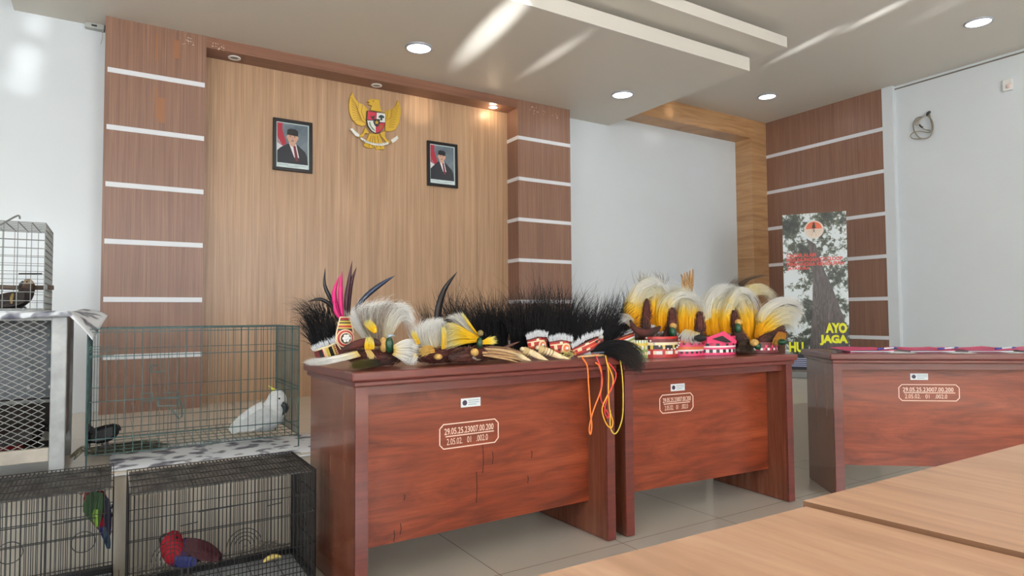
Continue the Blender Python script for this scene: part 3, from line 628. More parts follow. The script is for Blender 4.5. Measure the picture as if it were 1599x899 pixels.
def strands(name, paths, r0, m, parent, taper=True, label=None, zmin=None):
    """many thin feather strands as one mesh, attribute t from root to tip"""
    K = len(paths[0]); A = np.array([[tuple(p) for p in P] for P in paths], dtype=float); N = len(A)
    if zmin is not None: A[:, :, 2] = np.maximum(A[:, :, 2], zmin+rng.uniform(0, .004, (N, 1)))
    T = np.gradient(A, axis=1); T /= np.maximum(np.linalg.norm(T, axis=2, keepdims=True), 1e-9)
    up = np.array([.12, .9, .42]); X = np.cross(T, up); X /= np.maximum(np.linalg.norm(X, axis=2, keepdims=True), 1e-9); Y = np.cross(T, X)
    t = np.linspace(0, 1, K); rad = r0*((1-t**2.2)*.9+.1 if taper else np.ones(K))
    rad = rad[None, :, None]*(np.ones((N, 1, 1)) if np.isscalar(r0) else 1)
    V = np.stack([A+rad*(X*math.cos(q)+Y*math.sin(q)) for q in (0, 2*PI/3, 4*PI/3)], axis=2).reshape(-1, 3)
    base = np.arange(N)[:, None, None]*K*3+np.arange(K-1)[None, :, None]*3; j = np.arange(3)[None, None, :]; j2 = (j+1) % 3
    F = np.stack([base+j, base+j2, base+3+j2, base+3+j], axis=3).reshape(-1, 4)
    me = bpy.data.meshes.new(name)
    inv = parent_matrix(parent).inverted() if parent is not None else Matrix.Identity(4)
    I = np.array(inv); V = V @ I[:3, :3].T + I[:3, 3]
    me.vertices.add(len(V)); me.vertices.foreach_set('co', V.ravel())
    me.loops.add(F.size); me.loops.foreach_set('vertex_index', F.ravel().astype(np.int32))
    me.polygons.add(len(F)); me.polygons.foreach_set('loop_start', np.arange(0, F.size, 4, dtype=np.int32)); me.polygons.foreach_set('loop_total', np.full(len(F), 4, dtype=np.int32))
    me.update(calc_edges=True); me.materials.append(m); me.polygons.foreach_set('use_smooth', [True]*len(F))
    at_ = me.attributes.new('t', 'FLOAT', 'POINT'); at_.data.foreach_set('value', np.tile(np.repeat(t, 3), N).astype(np.float32))
    o = bpy.data.objects.new(name, me); COL.objects.link(o)
    if parent is not None: o.parent = parent
    if label: o['label'] = label
    return o
def fan(guides, n, K=8, jit=.006, dj=.03, lmin=.65, bow=0., up=1.6):
    """n strand paths spread between neighbouring guide curves (3-D), with jitter growing to the tip and depth jitter dj"""
    G = np.array([[tuple(p) for p in catmull(g, K)] for g in guides]); k = len(G)-1; out = []
    tt = np.linspace(0, 1, K)
    for _ in range(n):
        u = rng.uniform(0, k) if k else 0; i = min(int(u), max(k-1, 0)); w = u-i
        P = G[i]*(1-w)+G[min(i+1, k)]*w
        L = rng.uniform(lmin, 1.0)**.7
        Q = np.array([[np.interp(x*L, tt, P[:, c]) for c in range(3)] for x in tt])
        off = rng.normal(0, 1, 3)*jit; d = rng.uniform(-dj, dj)
        Q += off*(tt[:, None]**up)*[1, 1, 1]; Q[:, 1] += d*(.35+.65*tt)
        Q += rng.normal(0, jit*.25, (1, 3))
        out.append(Q)
    return out
def gp(P, Y): return [at(x, y, Y) for x, y in P]

# ---------------------------------------------------------------- bird cages
def grid(name, o, ux, uz, w, h, xs, zs, r, m, parent, rh=None, off=0., n=4, extra=None):
    """a panel of upright bars at xs and cross wires at zs (metres along ux and uz from o)"""
    o = Vector(o); ux = Vector(ux); uz = Vector(uz); nn = ux.cross(uz).normalized()*off; b = MB()
    for x in xs: b.bar(o+ux*x, o+ux*x+uz*h, r, n)
    for z in zs: b.bar(o+uz*z+nn, o+uz*z+ux*w+nn, rh or r*1.2, n)
    if extra: extra(b)
    return b.build(name, m, parent)
def spaced(w, d, a=0.):
    n = max(1, round((w-2*a)/d)); return [a+(w-2*a)*i/n for i in range(n+1)]
EX, EY3, EZ = Vector((1, 0, 0)), Vector((0, 1, 0)), Vector((0, 0, 1))
PRINT, nt, b, L = nmat('newsprint')
tc = nt.nodes.new('ShaderNodeTexCoord'); n = nt.nodes.new('ShaderNodeTexNoise'); n.inputs['Scale'].default_value = 13; n.inputs['Detail'].default_value = 2
wv = nt.nodes.new('ShaderNodeTexWave'); wv.bands_direction = 'Y'; wv.inputs['Scale'].default_value = 42; wv.inputs['Distortion'].default_value = .4
r = nt.nodes.new('ShaderNodeValToRGB'); e = r.color_ramp.elements; e.new(.5); e.new(.6)
for i, (p_, c_) in enumerate(((.4, (230, 233, 236)), (.52, (224, 228, 232)), (.57, (150, 152, 160)), (.68, (92, 92, 106)))): e[i].position = p_; e[i].color = lin(c_)
r2 = nt.nodes.new('ShaderNodeValToRGB'); r2.color_ramp.elements[0].color = (.72, .73, .75, 1); r2.color_ramp.elements[0].position = .25; r2.color_ramp.elements[1].position = .5
mx = nt.nodes.new('ShaderNodeMix'); mx.data_type = 'RGBA'; mx.blend_type = 'MULTIPLY'; mx.inputs[0].default_value = .6
L.new(tc.outputs['Object'], n.inputs['Vector']); L.new(tc.outputs['Object'], wv.inputs['Vector']); L.new(n.outputs['Fac'], r.inputs['Fac']); L.new(wv.outputs['Fac'], r2.inputs['Fac'])
L.new(r.outputs['Color'], mx.inputs[6]); L.new(r2.outputs['Color'], mx.inputs[7]); L.new(mx.outputs[2], b.inputs['Base Color']); b.inputs['Roughness'].default_value = .8
def sheet_of(name, label, fn, nu, nv, m, cat='newspaper', group=None):
    v = [fn(i/nu, j/nv) for j in range(nv+1) for i in range(nu+1)]
    f = [(j*(nu+1)+i, j*(nu+1)+i+1, (j+1)*(nu+1)+i+1, (j+1)*(nu+1)+i) for j in range(nv) for i in range(nu)]
    o = obj(name, v, f, m, None, True); sm = o.modifiers.new('thick', 'SOLIDIFY'); sm.thickness = .0012
    return setp(o, label, cat, group)
STRAW = mat('dry_straw', (84, 77, 58), .9, noise=.3, nscale=30); DIRT = mat('seed_husks', (118, 108, 98), .95, noise=.35, nscale=60)
TRAYD = mat('soiled_tray', (100, 97, 93), .8, noise=.65, nscale=22); TRAYG = mat('grey_tray', (176, 181, 183), .5, noise=.15, nscale=20)
def tangle(name, parent, c, sx, sy, n, ln, r, m, label=None):
    b = MB()
    for _ in range(n):
        x, y = random.gauss(0, sx*.4), random.gauss(0, sy*.4); a = random.gauss(0, .5)+(PI if random.random() < .5 else 0); l = ln*random.uniform(.4, 1)
        z = random.uniform(.001, .03)*math.exp(-(x/sx)**2*2)
        p = Vector(c)+Vector((x, y, z)); d = Vector((math.cos(a), math.sin(a)*.6, random.uniform(-.05, .12)))*l
        b.tube([p-d*.5+EZ*.002, p+EZ*random.uniform(.002, .012), p+d*.5+EZ*.002], r, 3)
    return b.build(name, m, parent, label=label)

# newspapers on the stage under the teal cage, hanging over its edge
def np1(u, v):
    x = .0+u*.86; y0 = sy(x)-.012; y = y0+v*.5
    return Vector((x, y, .3735+.003*math.sin(9*u+3*v)+(-.016*(1-min(1, v*8)))))
sheet_of('newspaper', 'newspaper sheets spread on the stage under the teal cage', np1, 24, 10, PRINT)
# --- lower right black cage
def feed_arches(b, o, ux, uz, cx, cz, rs, r):
    for q in rs: b.tube([Vector(o)+Vector(ux)*(cx+q*math.cos(a))+Vector(uz)*(cz+q*math.sin(a)) for a in [PI*i/12 for i in range(13)]], r, 4)
def black_cage(label, x0, x1, y0, y1, z0, z1, front):
    t = thing('bird_cage', label, 'bird cage', ((x0+x1)/2, (y0+y1)/2, 0), 0, 'black wire cages on the floor')
    w, d, h = x1-x0, y1-y0, z1-z0; r = .0016; zs = [0, h*.32, h*.62, h*.78, h]
    grid('front_panel', (x0, y0, z0), EX, EZ, w, h, spaced(w, .0125), zs, r, BLKW, t, .0017, extra=front)
    grid('back_panel', (x0, y1, z0), EX, EZ, w, h, spaced(w, .0125), [0, h*.32, h*.62, h], r, BLKW, t, .0017)
    for x in (x0, x1): grid('side_panel', (x, y0, z0), EY3, EZ, d, h, spaced(d, .0125), zs, r, BLKW, t, .0017, extra=(lambda b: feed_arches(b, (x, y0, z0), EY3, EZ, d*.5, h*.32, (.03, .045, .06), .0014)) if x == x1 else None)
    grid('roof_panel', (x0, y0, z1), EX, EY3, w, d, spaced(w, .0125), spaced(d, .1), r, BLKW, t, .0016)
    grid('floor_grid', (x0, y0, z0+.012), EX, EY3, w, d, spaced(w, .09), spaced(d, .05), .0014, BLKW, t)
    o = MB().box((x0-.004, y0-.004, .012), (x1+.004, y1+.004, .018)).box((x0-.004, y0-.004, .018), (x1+.004, y0, z0)).box((x0-.004, y1, .018), (x1+.004, y1+.004, z0)).box((x0-.004, y0, .018), (x0, y1, z0)).box((x1, y0, .018), (x1+.004, y1, z0)).build('tray', BLKW, t)
    MB().box((x0, y0, .018), (x1, y1, .022)).build('tray_paper', TRAYG, t)
    for x in (x0+.02, x1-.02):
        for y in (y0+.02, y1-.02): MB().disc((x, y, 0), .012, .014, 12).build('foot', BLKW, t)
    MB().prism([(x0+.006, y0+.02, z1-.012), (x1-.006, y0+.02, z1-.012), (x1-.006, y1-.004, z1-.008), (x0+.006, y1-.004, z1-.008)], (0, 0, .002)).build('roof_liner', TRAYD, t, label='soiled grey newspaper under the roof wires')
    return t
def frontB(b):
    o = (.052, 2.3, .05)
    for cx in (.115, .33): feed_arches(b, o, EX, EZ, cx, .158, (.018, .03, .042, .054), .0015)
    for x0_, x1_, z in ((.14, .19, .255), (.19, .4, .29), (.4, .45, .275)): b.bar((.052+x0_, 2.297, .05+z-.0), (.052+x1_, 2.297, .05+z+.004), .0018)
cb = black_cage('black wire cage on the floor holding the red and blue parrot', .052, .615, 2.3, 2.66, .05, .425, frontB)
tangle('seed_husks', cb, (.24, 2.6, .066), .16, .05, 130, .03, .0016, DIRT); tangle('seed_husks', cb, (.5, 2.62, .066), .1, .04, 60, .025, .0016, DIRT)
p = atz(425, 876, .066); o = MB()
o.tube(catmull([p+Vector((-.032, 0, .004)), p+Vector((-.012, .004, .012)), p+Vector((.012, .006, .013)), p+Vector((.034, .004, .008))], 10), [.002, .006, .008, .009, .01, .01, .009, .008, .006, .003], 8)
fr = o.build('fruit_slice', mat('yellow_fruit', (226, 200, 112), .5, noise=.12, nscale=60), None, True); setp(fr, 'pale yellow slice of fruit on the floor of the right black cage', 'fruit')
def frontA(b):
    for px, py in ((15, 863), (130, 846)):
        c = at(px, py, 2.447); b.tube([c+EX*.032*math.cos(a)+EZ*.032*math.sin(a) for a in [2*PI*i/20 for i in range(20)]], .0016, 4, closed=True)
    for P in ([(0, 828), (60, 819)], [(100, 814), (135, 809)], [(82, 819), (150, 808)]):
        b.bar(at(*P[0], 2.447), at(*P[1], 2.447), .002)
    a_ = at(72, 770, 2.447); b.bar((a_.x, 2.447, .1), (a_.x, 2.447, .42), .003)
ca = black_cage('black wire cage on the floor at the lower left holding the green parrot', -.56, .012, 2.45, 2.83, .05, .42, frontA)

# --- teal cage on the stage
TX0, TX1, TY0, TY1, TZ0, TZ1 = -.078, .722, 2.99, 3.47, .43, .918
tcg = thing('bird_cage', 'weathered teal wire cage on the stage holding the white cockatoo', 'bird cage', ((TX0+TX1)/2, (TY0+TY1)/2, .369))
tw, td, th = TX1-TX0, TY1-TY0, TZ1-TZ0
def latch(b):
    def q(x, y): c = at(130+x*370/1386, 490+y*370/1386, TY0-.006); return c
    b.tube(catmull([q(480, 335), q(420, 340), q(390, 325), q(400, 300), q(430, 305)], 10), .0026, 5)
    b.tube([q(510, 545), q(560, 615), q(578, 600), q(578, 540), q(560, 490)], .003, 5)
    for P in ([(340, 465), (405, 463)], [(340, 513), (410, 508)], [(470, 460), (560, 458)], [(435, 495), (560, 490)], [(435, 540), (545, 535)], [(437, 495), (437, 540)], [(562, 458), (562, 540)], [(405, 463), (408, 515)]): b.bar(q(*P[0]), q(*P[1]), .0026)
    for z in (.385, .40, .41, .42): b.bar((TX0, TY0-.003, TZ0+z-.0), (TX0+.085, TY0-.003, TZ0+z), .0018)
grid('front_panel', (TX0, TY0, TZ0), EX, EZ, tw, th, spaced(tw, .0305), [0, .06, .205, .38, th-.012, th], .0017, TEALW, tcg, .0026, extra=latch)
grid('back_panel', (TX0, TY1, TZ0), EX, EZ, tw, th, spaced(tw, .0305, .012), [0, .03, .07, .215, .39, th], .0016, TEALW, tcg, .0022)
for x in (TX0, TX1): grid('side_panel', (x, TY0, TZ0), EY3, EZ, td, th, spaced(td, .0245), [0, .03, .2, .215, .38, .395, th], .002, TEALW, tcg, .0028)
grid('roof_panel', (TX0, TY0, TZ1), EX, EY3, tw, td, spaced(tw, .0305), spaced(td, .12), .0017, TEALW, tcg, .0024)
grid('floor_grid', (TX0, TY0, TZ0), EX, EY3, tw, td, spaced(tw, .032), spaced(td, .075), .0014, TEALW, tcg, .0018)
for x, y in ((TX0, TY0), (TX1, TY0), (TX0, TY1), (TX1, TY1)):
    MB().tube([(x, y, TZ0), (x, y, .378), (x+(.02 if x < .3 else -.02), y, .376)], .0032, 6).build('foot', TEALW, tcg)
    MB().bar((x, y, TZ0), (x, y, TZ1), .0055 if x < 0 else .003, 6).build('corner_post', TEALW, tcg)
for x in spaced(tw-.2, .17): MB().tube([(TX0+.1+x, TY0-.0, TZ0), (TX0+.1+x, TY0-.03, .380), (TX0+.1+x+.01, TY0-.05, .3805)], .0026, 5).build('floor_hook', BLKW, tcg) if x < 0 else None
# trailing stalks: loose bundle on the stage by the left corner of the teal cage
p = atz(190, 706, .376); b = MB()
for _ in range(150):
    a0 = p+Vector((random.uniform(-.14, .02), random.gauss(0, .022)+.03, random.uniform(0, .028))); l = random.uniform(.08, .2)
    a1 = a0+Vector((l, random.gauss(0, .012), random.gauss(0, .006))); a1.z = max(a1.z, .378); b.tube([a0, a0.lerp(a1, .5)+EZ*random.uniform(-.003, .008), a1], .0019, 3)
for _ in range(9):
    a0 = at(random.uniform(108, 116), random.uniform(712, 718), 2.98); a1 = at(random.uniform(136, 150), random.uniform(698, 712), 3.02)
    b.tube(catmull([a0, a0.lerp(a1, .5)+EZ*random.uniform(.01, .03), a1], 8), .002, 4)
st = b.build('stalk_bundle', STRAW); setp(st, 'bundle of dry brown stalks on the stage at the left foot of the teal cage', 'straw', kind='stuff')

# --- expanded-metal cage on the stage, left
MX0, MX1, MY0, MY1, MZ0, MZ1 = -.72, -.145, 2.97, 3.45, .40, .985
mc = thing('bird_cage', 'pale metal cage with diamond mesh front on the stage, newspaper on top', 'bird cage', ((MX0+MX1)/2, (MY0+MY1)/2, .369))
for x0_, x1_, y0_, y1_ in ((MX1-.05, MX1, MY0, MY0+.05), (MX0, MX0+.05, MY0, MY0+.05), (MX1-.05, MX1, MY1-.05, MY1), (MX0, MX0+.05, MY1-.05, MY1)):
    o = MB().box((x0_, y0_, .369), (x1_, y1_, MZ1)).build('corner_post', GREYM, mc); bevel(o, .004)
for y0_ in (MY0+.004, MY1-.03):
    o = MB().box((MX0+.05, y0_, .428), (MX1-.05, y0_+.026, .478)).build('rail', RUSTM, mc); bevel(o, .003)
    MB().box((MX0+.05, y0_, MZ1-.03), (MX1-.05, y0_+.026, MZ1)).build('rail', GREYM, mc)
o = MB().box((MX0+.05, MY1-.012, .62), (MX1-.05, MY1-.006, MZ1-.01)).build('back_sheet', SHEET, mc)
o2 = MB().box((MX0+.03, MY0+.02, MZ1-.004), (MX1-.002, MY1-.01, MZ1+.001)).build('roof_sheet', SHEET, mc)
MB().box((MX0+.01, MY0+.05, .48), (MX0+.016, MY1-.05, MZ1-.01)).build('side_sheet', SHEET, mc); MB().box((MX1-.016, MY0+.05, .48), (MX1-.01, MY1-.05, MZ1-.01)).build('side_sheet', SHEET, mc)
MB().box((MX0+.05, MY1-.03, .60), (MX1-.05, MY1-.02, .614)).build('inner_rail', STEELW, mc)
for i in range(4):
    for x in (-.3, -.225, -.44, -.52): MB().ball((x-.003*i, MY1-.012, .665+.075*i), .0075, 8, 5).build('rivet', WHITE, mc)
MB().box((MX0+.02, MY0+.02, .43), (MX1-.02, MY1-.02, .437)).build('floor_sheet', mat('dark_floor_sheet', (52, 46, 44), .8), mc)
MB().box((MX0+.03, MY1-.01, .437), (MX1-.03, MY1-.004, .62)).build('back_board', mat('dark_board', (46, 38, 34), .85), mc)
b = MB(); cw, ch = .040, .0115; nx = int((MX1-MX0-.1)/cw)+1; nz = int((MZ1-.03-.478)/ch)+1
for i in range(nx):
    for j in range(nz):
        x = MX0+.05+i*cw+(cw/2 if j % 2 else 0); z = .478+j*ch
        if x > MX1-.05: continue
        for s_ in (-1, 1):
            xe = x+s_*cw/2
            if MX0+.045 < xe < MX1-.045 and z+ch < MZ1-.02: b.bar((x, MY0+.018+.003*s_, z), (xe, MY0+.018+.003*s_, z+ch), .0015, 4)
b.build('mesh_front', mat('mesh_wire', (138, 138, 134), .5, .3), mc)
# newspaper draped over its top and right side
def np2(u, v):
    fl = max(0, .16-v)/.16; w = max(0, v-.16)/.84
    if u < .72:
        a = u/.72; return Vector((-.74+a*.6, 2.958+w*.43-.012*min(1, fl*3), MZ1+.0045+.003*math.sin(14*a+4*w)*(1-fl)-fl*(.050-.030*a)))
    q = (u-.72)/.28; I0 = Vector((-.14, 2.958+w*.43-.012*min(1, fl*3), MZ1+.0055-fl*.020)); O = at(145, 531, 2.95).lerp(at(168, 493, 3.25), max(0, v))
    return I0.lerp(O, q)+Vector((0, 0, (.006+.014*v)*math.sin(PI*q)+.003*math.sin(9*q)*v))
sheet_of('newspaper', 'newspaper draped over the pale diamond-mesh cage, its corner hanging down', np2, 48, 18, PRINT)
# --- small wire cage on top
GX0, GX1, GY0, GY1, GZ0, GZ1 = -.72, -.222, 3.0, 3.36, .996, 1.325
gc = thing('bird_cage', 'small square-mesh wire cage on top of the newspaper with a brown bird', 'bird cage', ((GX0+GX1)/2, (GY0+GY1)/2, GZ0))
gw, gd, gh = GX1-GX0, GY1-GY0, GZ1-GZ0
grid('front_panel', (GX0, GY0, GZ0), EX, EZ, gw, gh, spaced(gw, .0415), spaced(gh, .0345), .0017, STEELW, gc, .0017)
grid('back_panel', (GX0, GY1, GZ0), EX, EZ, gw, gh, spaced(gw, .04, .01), spaced(gh, .0345), .0015, STEELW, gc, .0015)
for x in (GX0, GX1): grid('side_panel', (x, GY0, GZ0), EY3, EZ, gd, gh, spaced(gd, .026), spaced(gh, .026), .0022, STEELW, gc, .0022)
grid('roof_panel', (GX0, GY0, GZ1), EX, EY3, gw, gd, spaced(gw, .0415), spaced(gd, .03), .0016, STEELW, gc, .0016)
grid('floor_grid', (GX0, GY0, GZ0+.003), EX, EY3, gw, gd, spaced(gw, .0415), spaced(gd, .03), .0016, STEELW, gc, .0016)
b = MB(); b.tube(catmull([at(-60, 384, 2.99), at(0, 351, 2.99), at(24, 338, 2.99), at(30, 337, 2.99), at(31, 342, 2.99)], 14), .0035, 6); b.build('carry_handle', STEELW, gc)
b = MB(); b.bar(at(29, 427, 2.996), at(66, 427, 2.996), .0025, 5); b.build('door_wire', BLKW, gc)
pc = MB(); pc.tube([at(-40, 446, 3.15), at(20, 449, 3.15), at(84, 449, 3.15)], .0095, 10); pc.build('perch', mat('perch_wood', (96, 82, 72), .8, noise=.2, nscale=30), gc, True)

# ---------------------------------------------------------------- live birds
def bpath(P, Y, yoff=None): return [(at(x, y, Y+(yoff[i] if yoff else 0)), r*mpp(at(x, y, Y))) for i, (x, y, r) in enumerate(P)]
BEAK = mat('dark_beak', (46, 46, 50), .35); BEAKB = mat('black_beak', (24, 22, 22), .3); EYEB = mat('bird_eye', (12, 10, 10), .15); FOOT = mat('bird_foot', (74, 70, 70), .7)
def plates(name, parent, guides, n, Y, w, m, K=6, lean=.004):
    """overlapping feather vanes as one wing or tail mesh"""
    b = MB(); G = [catmull([at(x, y, Y) for x, y in g], K) for g in guides]; k = len(G)-1
    for q in range(n):
        u = q/(n-1)*k if n > 1 else 0; i = min(int(u), max(k-1, 0)); t = u-i
        P = [a.lerp(c, t) for a, c in zip(G[i], G[min(i+1, k)])]
        L_, R_ = [], []
        for s_, p in enumerate(P):
            d = (P[min(s_+1, K-1)]-P[max(s_-1, 0)]).normalized(); side = d.cross(Vector((0, 1, 0))).normalized()
            ww = w*math.sin(PI*(.12+.8*s_/(K-1)))**.6; off = Vector((0, -.0012*q-lean*math.sin(PI*s_/(K-1)), 0)); L_.append(p+side*ww+off); R_.append(p-side*ww+off)
        b.prism(L_+R_[::-1], (0, .0022, 0))
    return b.build(name, m, parent)
def beak_of(parent, P, Y, m, n=8): return MB().tube(catmull([at(x, y, Y) for x, y, r in P], 8), [v.x for v in catmull([Vector((r*mpp(at(440, 620, Y)), 0, 0)) for _, _, r in P], 8)], n).build('beak', m, parent, True)
def feet_of(parent, spots, Y, z, top):
    for px in spots:
        a = at(px, top, Y); a2 = Vector((a.x, a.y, z+.004)); f = MB(); f.tube([a, a2], .0045, 6)
        for dx, dy in ((.018, -.012), (.02, .0), (.014, .012), (-.014, 0)): f.tube([a2, a2+Vector((dx*.6, dy*.6, .003)), a2+Vector((dx, dy, -.002))], [.004, .0035, .0015], 5)
        f.build('foot', FOOT, parent, True)
YC = 3.2
ck = thing('cockatoo', 'white cockatoo with yellow crest standing inside the teal cage', 'cockatoo', Vector((at(412, 680, YC).x, YC, TZ0)))
def white(s, a, p): return (212, 214, 214) if s > .15 else (202, 204, 198)
body('body', bpath([(358, 671, 3), (372, 663, 10), (388, 657, 17), (404, 652, 22), (418, 648, 24), (428, 638, 20), (432, 626, 16), (433, 616, 12.5), (434, 608, 5)], YC), white, ck, .8, segs=32)
WHTF = mat('white_feather', (202, 204, 203), .8, noise=.08, nscale=60); CREST = mat('yellow_crest', (232, 226, 84), .7)
plates('wing', ck, [[(424, 640), (408, 640), (385, 655), (363, 667)], [(426, 655), (410, 662), (390, 670), (368, 672)]], 7, YC-.055, .009, WHTF)
plates('tail', ck, [[(382, 660), (368, 666), (358, 670)], [(385, 668), (370, 673), (361, 676)]], 4, YC-.02, .006, WHTF)
plates('crest', ck, [[(436, 612), (427, 607), (419, 602)], [(434, 612), (427, 611), (423, 604)], [(432, 612), (426, 612), (425, 608)]], 5, YC, .0035, CREST, 6)
beak_of(ck, [(440, 630, 4), (445, 634, 5), (445, 641, 4), (440, 648, 1.2)], YC-.035, BEAK)
for s_ in (-1,): MB().ball(at(436, 622, YC-.038), .0045, 8, 6).build('eye', EYEB, ck, True)
feet_of(ck, (408, 420), YC, TZ0+.003, 668)
# black bird in the left corner of the same cage
YK = 3.12
bk = thing('black_bird', 'small black bird crouching in the left corner of the teal cage', 'bird', Vector((at(160, 690, YK).x, YK, TZ0)))
body('body', bpath([(136, 690, 4), (143, 684, 11), (152, 680, 13), (164, 677, 13.5), (174, 672, 12), (180, 667, 8), (184, 664, 3)], YK), lambda s, a, p: (22, 21, 24), bk, .85)
BLKF = mat('black_feather', (20, 19, 22), .6)
plates('wing', bk, [[(176, 668), (160, 672), (142, 682)], [(176, 678), (160, 684), (143, 688)]], 5, YK-.035, .008, BLKF)
plates('tail', bk, [[(150, 672), (142, 668), (138, 662)], [(152, 676), (144, 674), (139, 672)]], 4, YK-.02, .007, BLKF)
beak_of(bk, [(182, 665, 3.4), (186, 668, 2.6), (188, 672, .8)], YK, BEAKB)
feet_of(bk, (160, 168), YK, TZ0+.003, 684)
MB().ball(at(180, 665, YK-.024), .003, 8, 6).build('eye', EYEB, bk, True)
# red and blue parrot
YE = 2.5
ec = thing('eclectus_parrot', 'crimson-headed parrot with blue belly on the floor of the right black cage', 'parrot', Vector((at(285, 885, YE).x, YE, .066)))
def ecl(s, a, p):
    if s > .55: return (152, 16, 34)
    if p.z < at(285, 868, YE).z and .3 < s: return (24, 34, 98)
    if .46 < s <= .55: return (54, 32, 84)
    return (70, 12, 24)
body('body', bpath([(345, 869, 3), (335, 864, 8), (320, 860, 14), (304, 860, 19), (290, 862, 22), (278, 862, 21), (270, 852, 18), (269, 843, 16.5), (272, 835, 12), (274, 829, 5)], YE), ecl, ec, .85, segs=40, n=18)
REDW = mat('dark_red_feather', (70, 12, 24), .65, noise=.12, nscale=50); BLUEF = mat('blue_feather', (26, 36, 104), .65)
plates('wing', ec, [[(291, 842), (310, 846), (330, 856), (343, 868)], [(288, 856), (305, 864), (320, 870), (340, 873)]], 8, YE-.05, .010, REDW)
plates('belly_feathers', ec, [[(276, 868), (277, 876), (281, 886)], [(302, 868), (302, 878), (298, 886)]], 6, YE-.048, .0085, BLUEF)
plates('neck_band', ec, [[(291, 842), (290, 850), (286, 858)]], 2, YE-.046, .0045, BLUEF)
plates('tail', ec, [[(332, 860), (341, 867), (346, 874)], [(330, 866), (338, 872), (343, 878)]], 4, YE-.02, .007, mat('blackish_tail', (44, 14, 22), .6))
beak_of(ec, [(262, 838, 6), (256, 841, 6.5), (255, 847, 4.5), (258, 852, 1.5)], YE, BEAKB)
MB().ball(at(275.5, 839, YE-.042), .0045, 8, 6).build('eye', EYEB, ec, True)
feet_of(ec, (284, 294), YE, .066, 880)
# green parrot clinging to the inner right side of the left black cage
YL = 2.62
gl = thing('green_parrot', 'green-winged parrot with red head clinging inside the left black cage', 'parrot', at(152, 800, YL))
def lory(s, a, p):
    if s > .9: return (150, 26, 40)
    if s > .8: return (168, 28, 44)
    if s < .3: return (36, 40, 92)
    return (160, 24, 48)
body('body', bpath([(169, 853, 2.5), (166, 838, 5), (163, 824, 8), (157, 808, 13), (151, 792, 16), (148, 778, 15), (143, 768, 12), (137, 764, 8.5), (132, 763, 4)], YL), lory, gl, .8, segs=34)
GRN = mat('green_feather', (34, 72, 28), .6, noise=.25, nscale=40)
plates('wing', gl, [[(145, 766), (136, 782), (136, 800), (148, 815)], [(158, 768), (156, 785), (155, 802), (152, 822)]], 9, YL-.045, .0095, GRN)
plates('wing_tip', gl, [[(148, 795), (146, 805), (150, 822)], [(152, 795), (151, 808), (152, 822)]], 3, YL-.066, .004, mat('lime_feather', (120, 160, 46), .6))
plates('flank_feathers', gl, [[(164, 775), (166, 800), (168, 828)], [(169, 780), (170, 805), (171, 835)]], 4, YL-.03, .008, mat('navy_feather', (26, 24, 56), .6))
plates('tail', gl, [[(162, 822), (166, 840), (168, 856)], [(166, 822), (169, 840), (171, 856)]], 4, YL-.02, .006, mat('teal_tail', (26, 60, 84), .6))
beak_of(gl, [(131, 764, 4.5), (127, 767, 4), (127, 772, 1.5)], YL, mat('horn_beak', (150, 70, 40), .4))
body('cap', bpath([(140, 757, 2), (146, 757, 5), (152, 760, 5), (157, 764, 2)], YL-.01), lambda s, a, p: (30, 22, 34), gl, .9, n=10, segs=10)
f = MB()
for y in (792, 806): f.tube([at(160, y, YL-.02), Vector((.008, YL-.02, at(160, y, YL).z)), Vector((.010, YL-.02, at(160, y, YL).z+.01))], .0045, 6)
f.build('feet', FOOT, gl, True)
# brown bird in the small mesh cage
YBR = 3.14
bb = thing('brown_bird', 'dark brown bird with paler head hunched at the perch of the small mesh cage', 'bird', Vector((at(28, 478, YBR).x, YBR, GZ0)))
body('body', bpath([(-16, 476, 3), (-6, 473, 10), (10, 470, 13), (26, 468, 13), (37, 463, 11.5), (43, 452, 9.5), (44, 443, 8), (42, 436, 3.5)], YBR-.045), lambda s, a, p: (132, 112, 90) if s > .86 else (72, 56, 46) if s > .74 else (44, 36, 34), bb, .8)
beak_of(bb, [(38, 441, 3.5), (33, 444, 2.5), (30, 449, .8)], YBR-.045, BEAK)
plates('wing', bb, [[(38, 458), (20, 462), (-5, 472)], [(38, 470), (20, 475), (-2, 478)]], 5, YBR-.085, .008, mat('umber_feather', (40, 32, 30), .7))
plates('wing_patch', bb, [[(20, 458), (18, 466), (18, 474)]], 2, YBR-.1, .005, mat('ochre_feather', (126, 104, 52), .7))
MB().ball(at(42, 440, YBR-.07), .003, 8, 6).build('eye', EYEB, bb, True); feet_of(bb, (22, 32), YBR-.04, GZ0+.004, 474)
# dark bird behind the diamond mesh
YD = 3.2
db = thing('dark_bird', 'dark bird with dull red underside crouching behind the diamond mesh', 'bird', Vector((at(30, 705, YD).x, YD, .437)))
body('body', bpath([(-30, 702, 4), (-10, 692, 15), (10, 688, 19), (32, 682, 20), (50, 674, 17), (62, 668, 12), (72, 668, 5)], YD), lambda s, a, p: (118, 26, 28) if (s < .5 and p.z < at(0, 690, YD).z) else (34, 22, 20), db, .9)
plates('wing', db, [[(50, 670), (25, 676), (-8, 690)], [(50, 682), (25, 690), (0, 696)]], 5, YD-.07, .01, mat('sooty_feather', (30, 20, 18), .7))
beak_of(db, [(71, 668, 4), (77, 671, 3), (79, 676, 1)], YD, BEAKB); MB().ball(at(65, 664, YD-.04), .0035, 8, 6).build('eye', EYEB, db, True); feet_of(db, (25, 38), YD, .4385, 694)

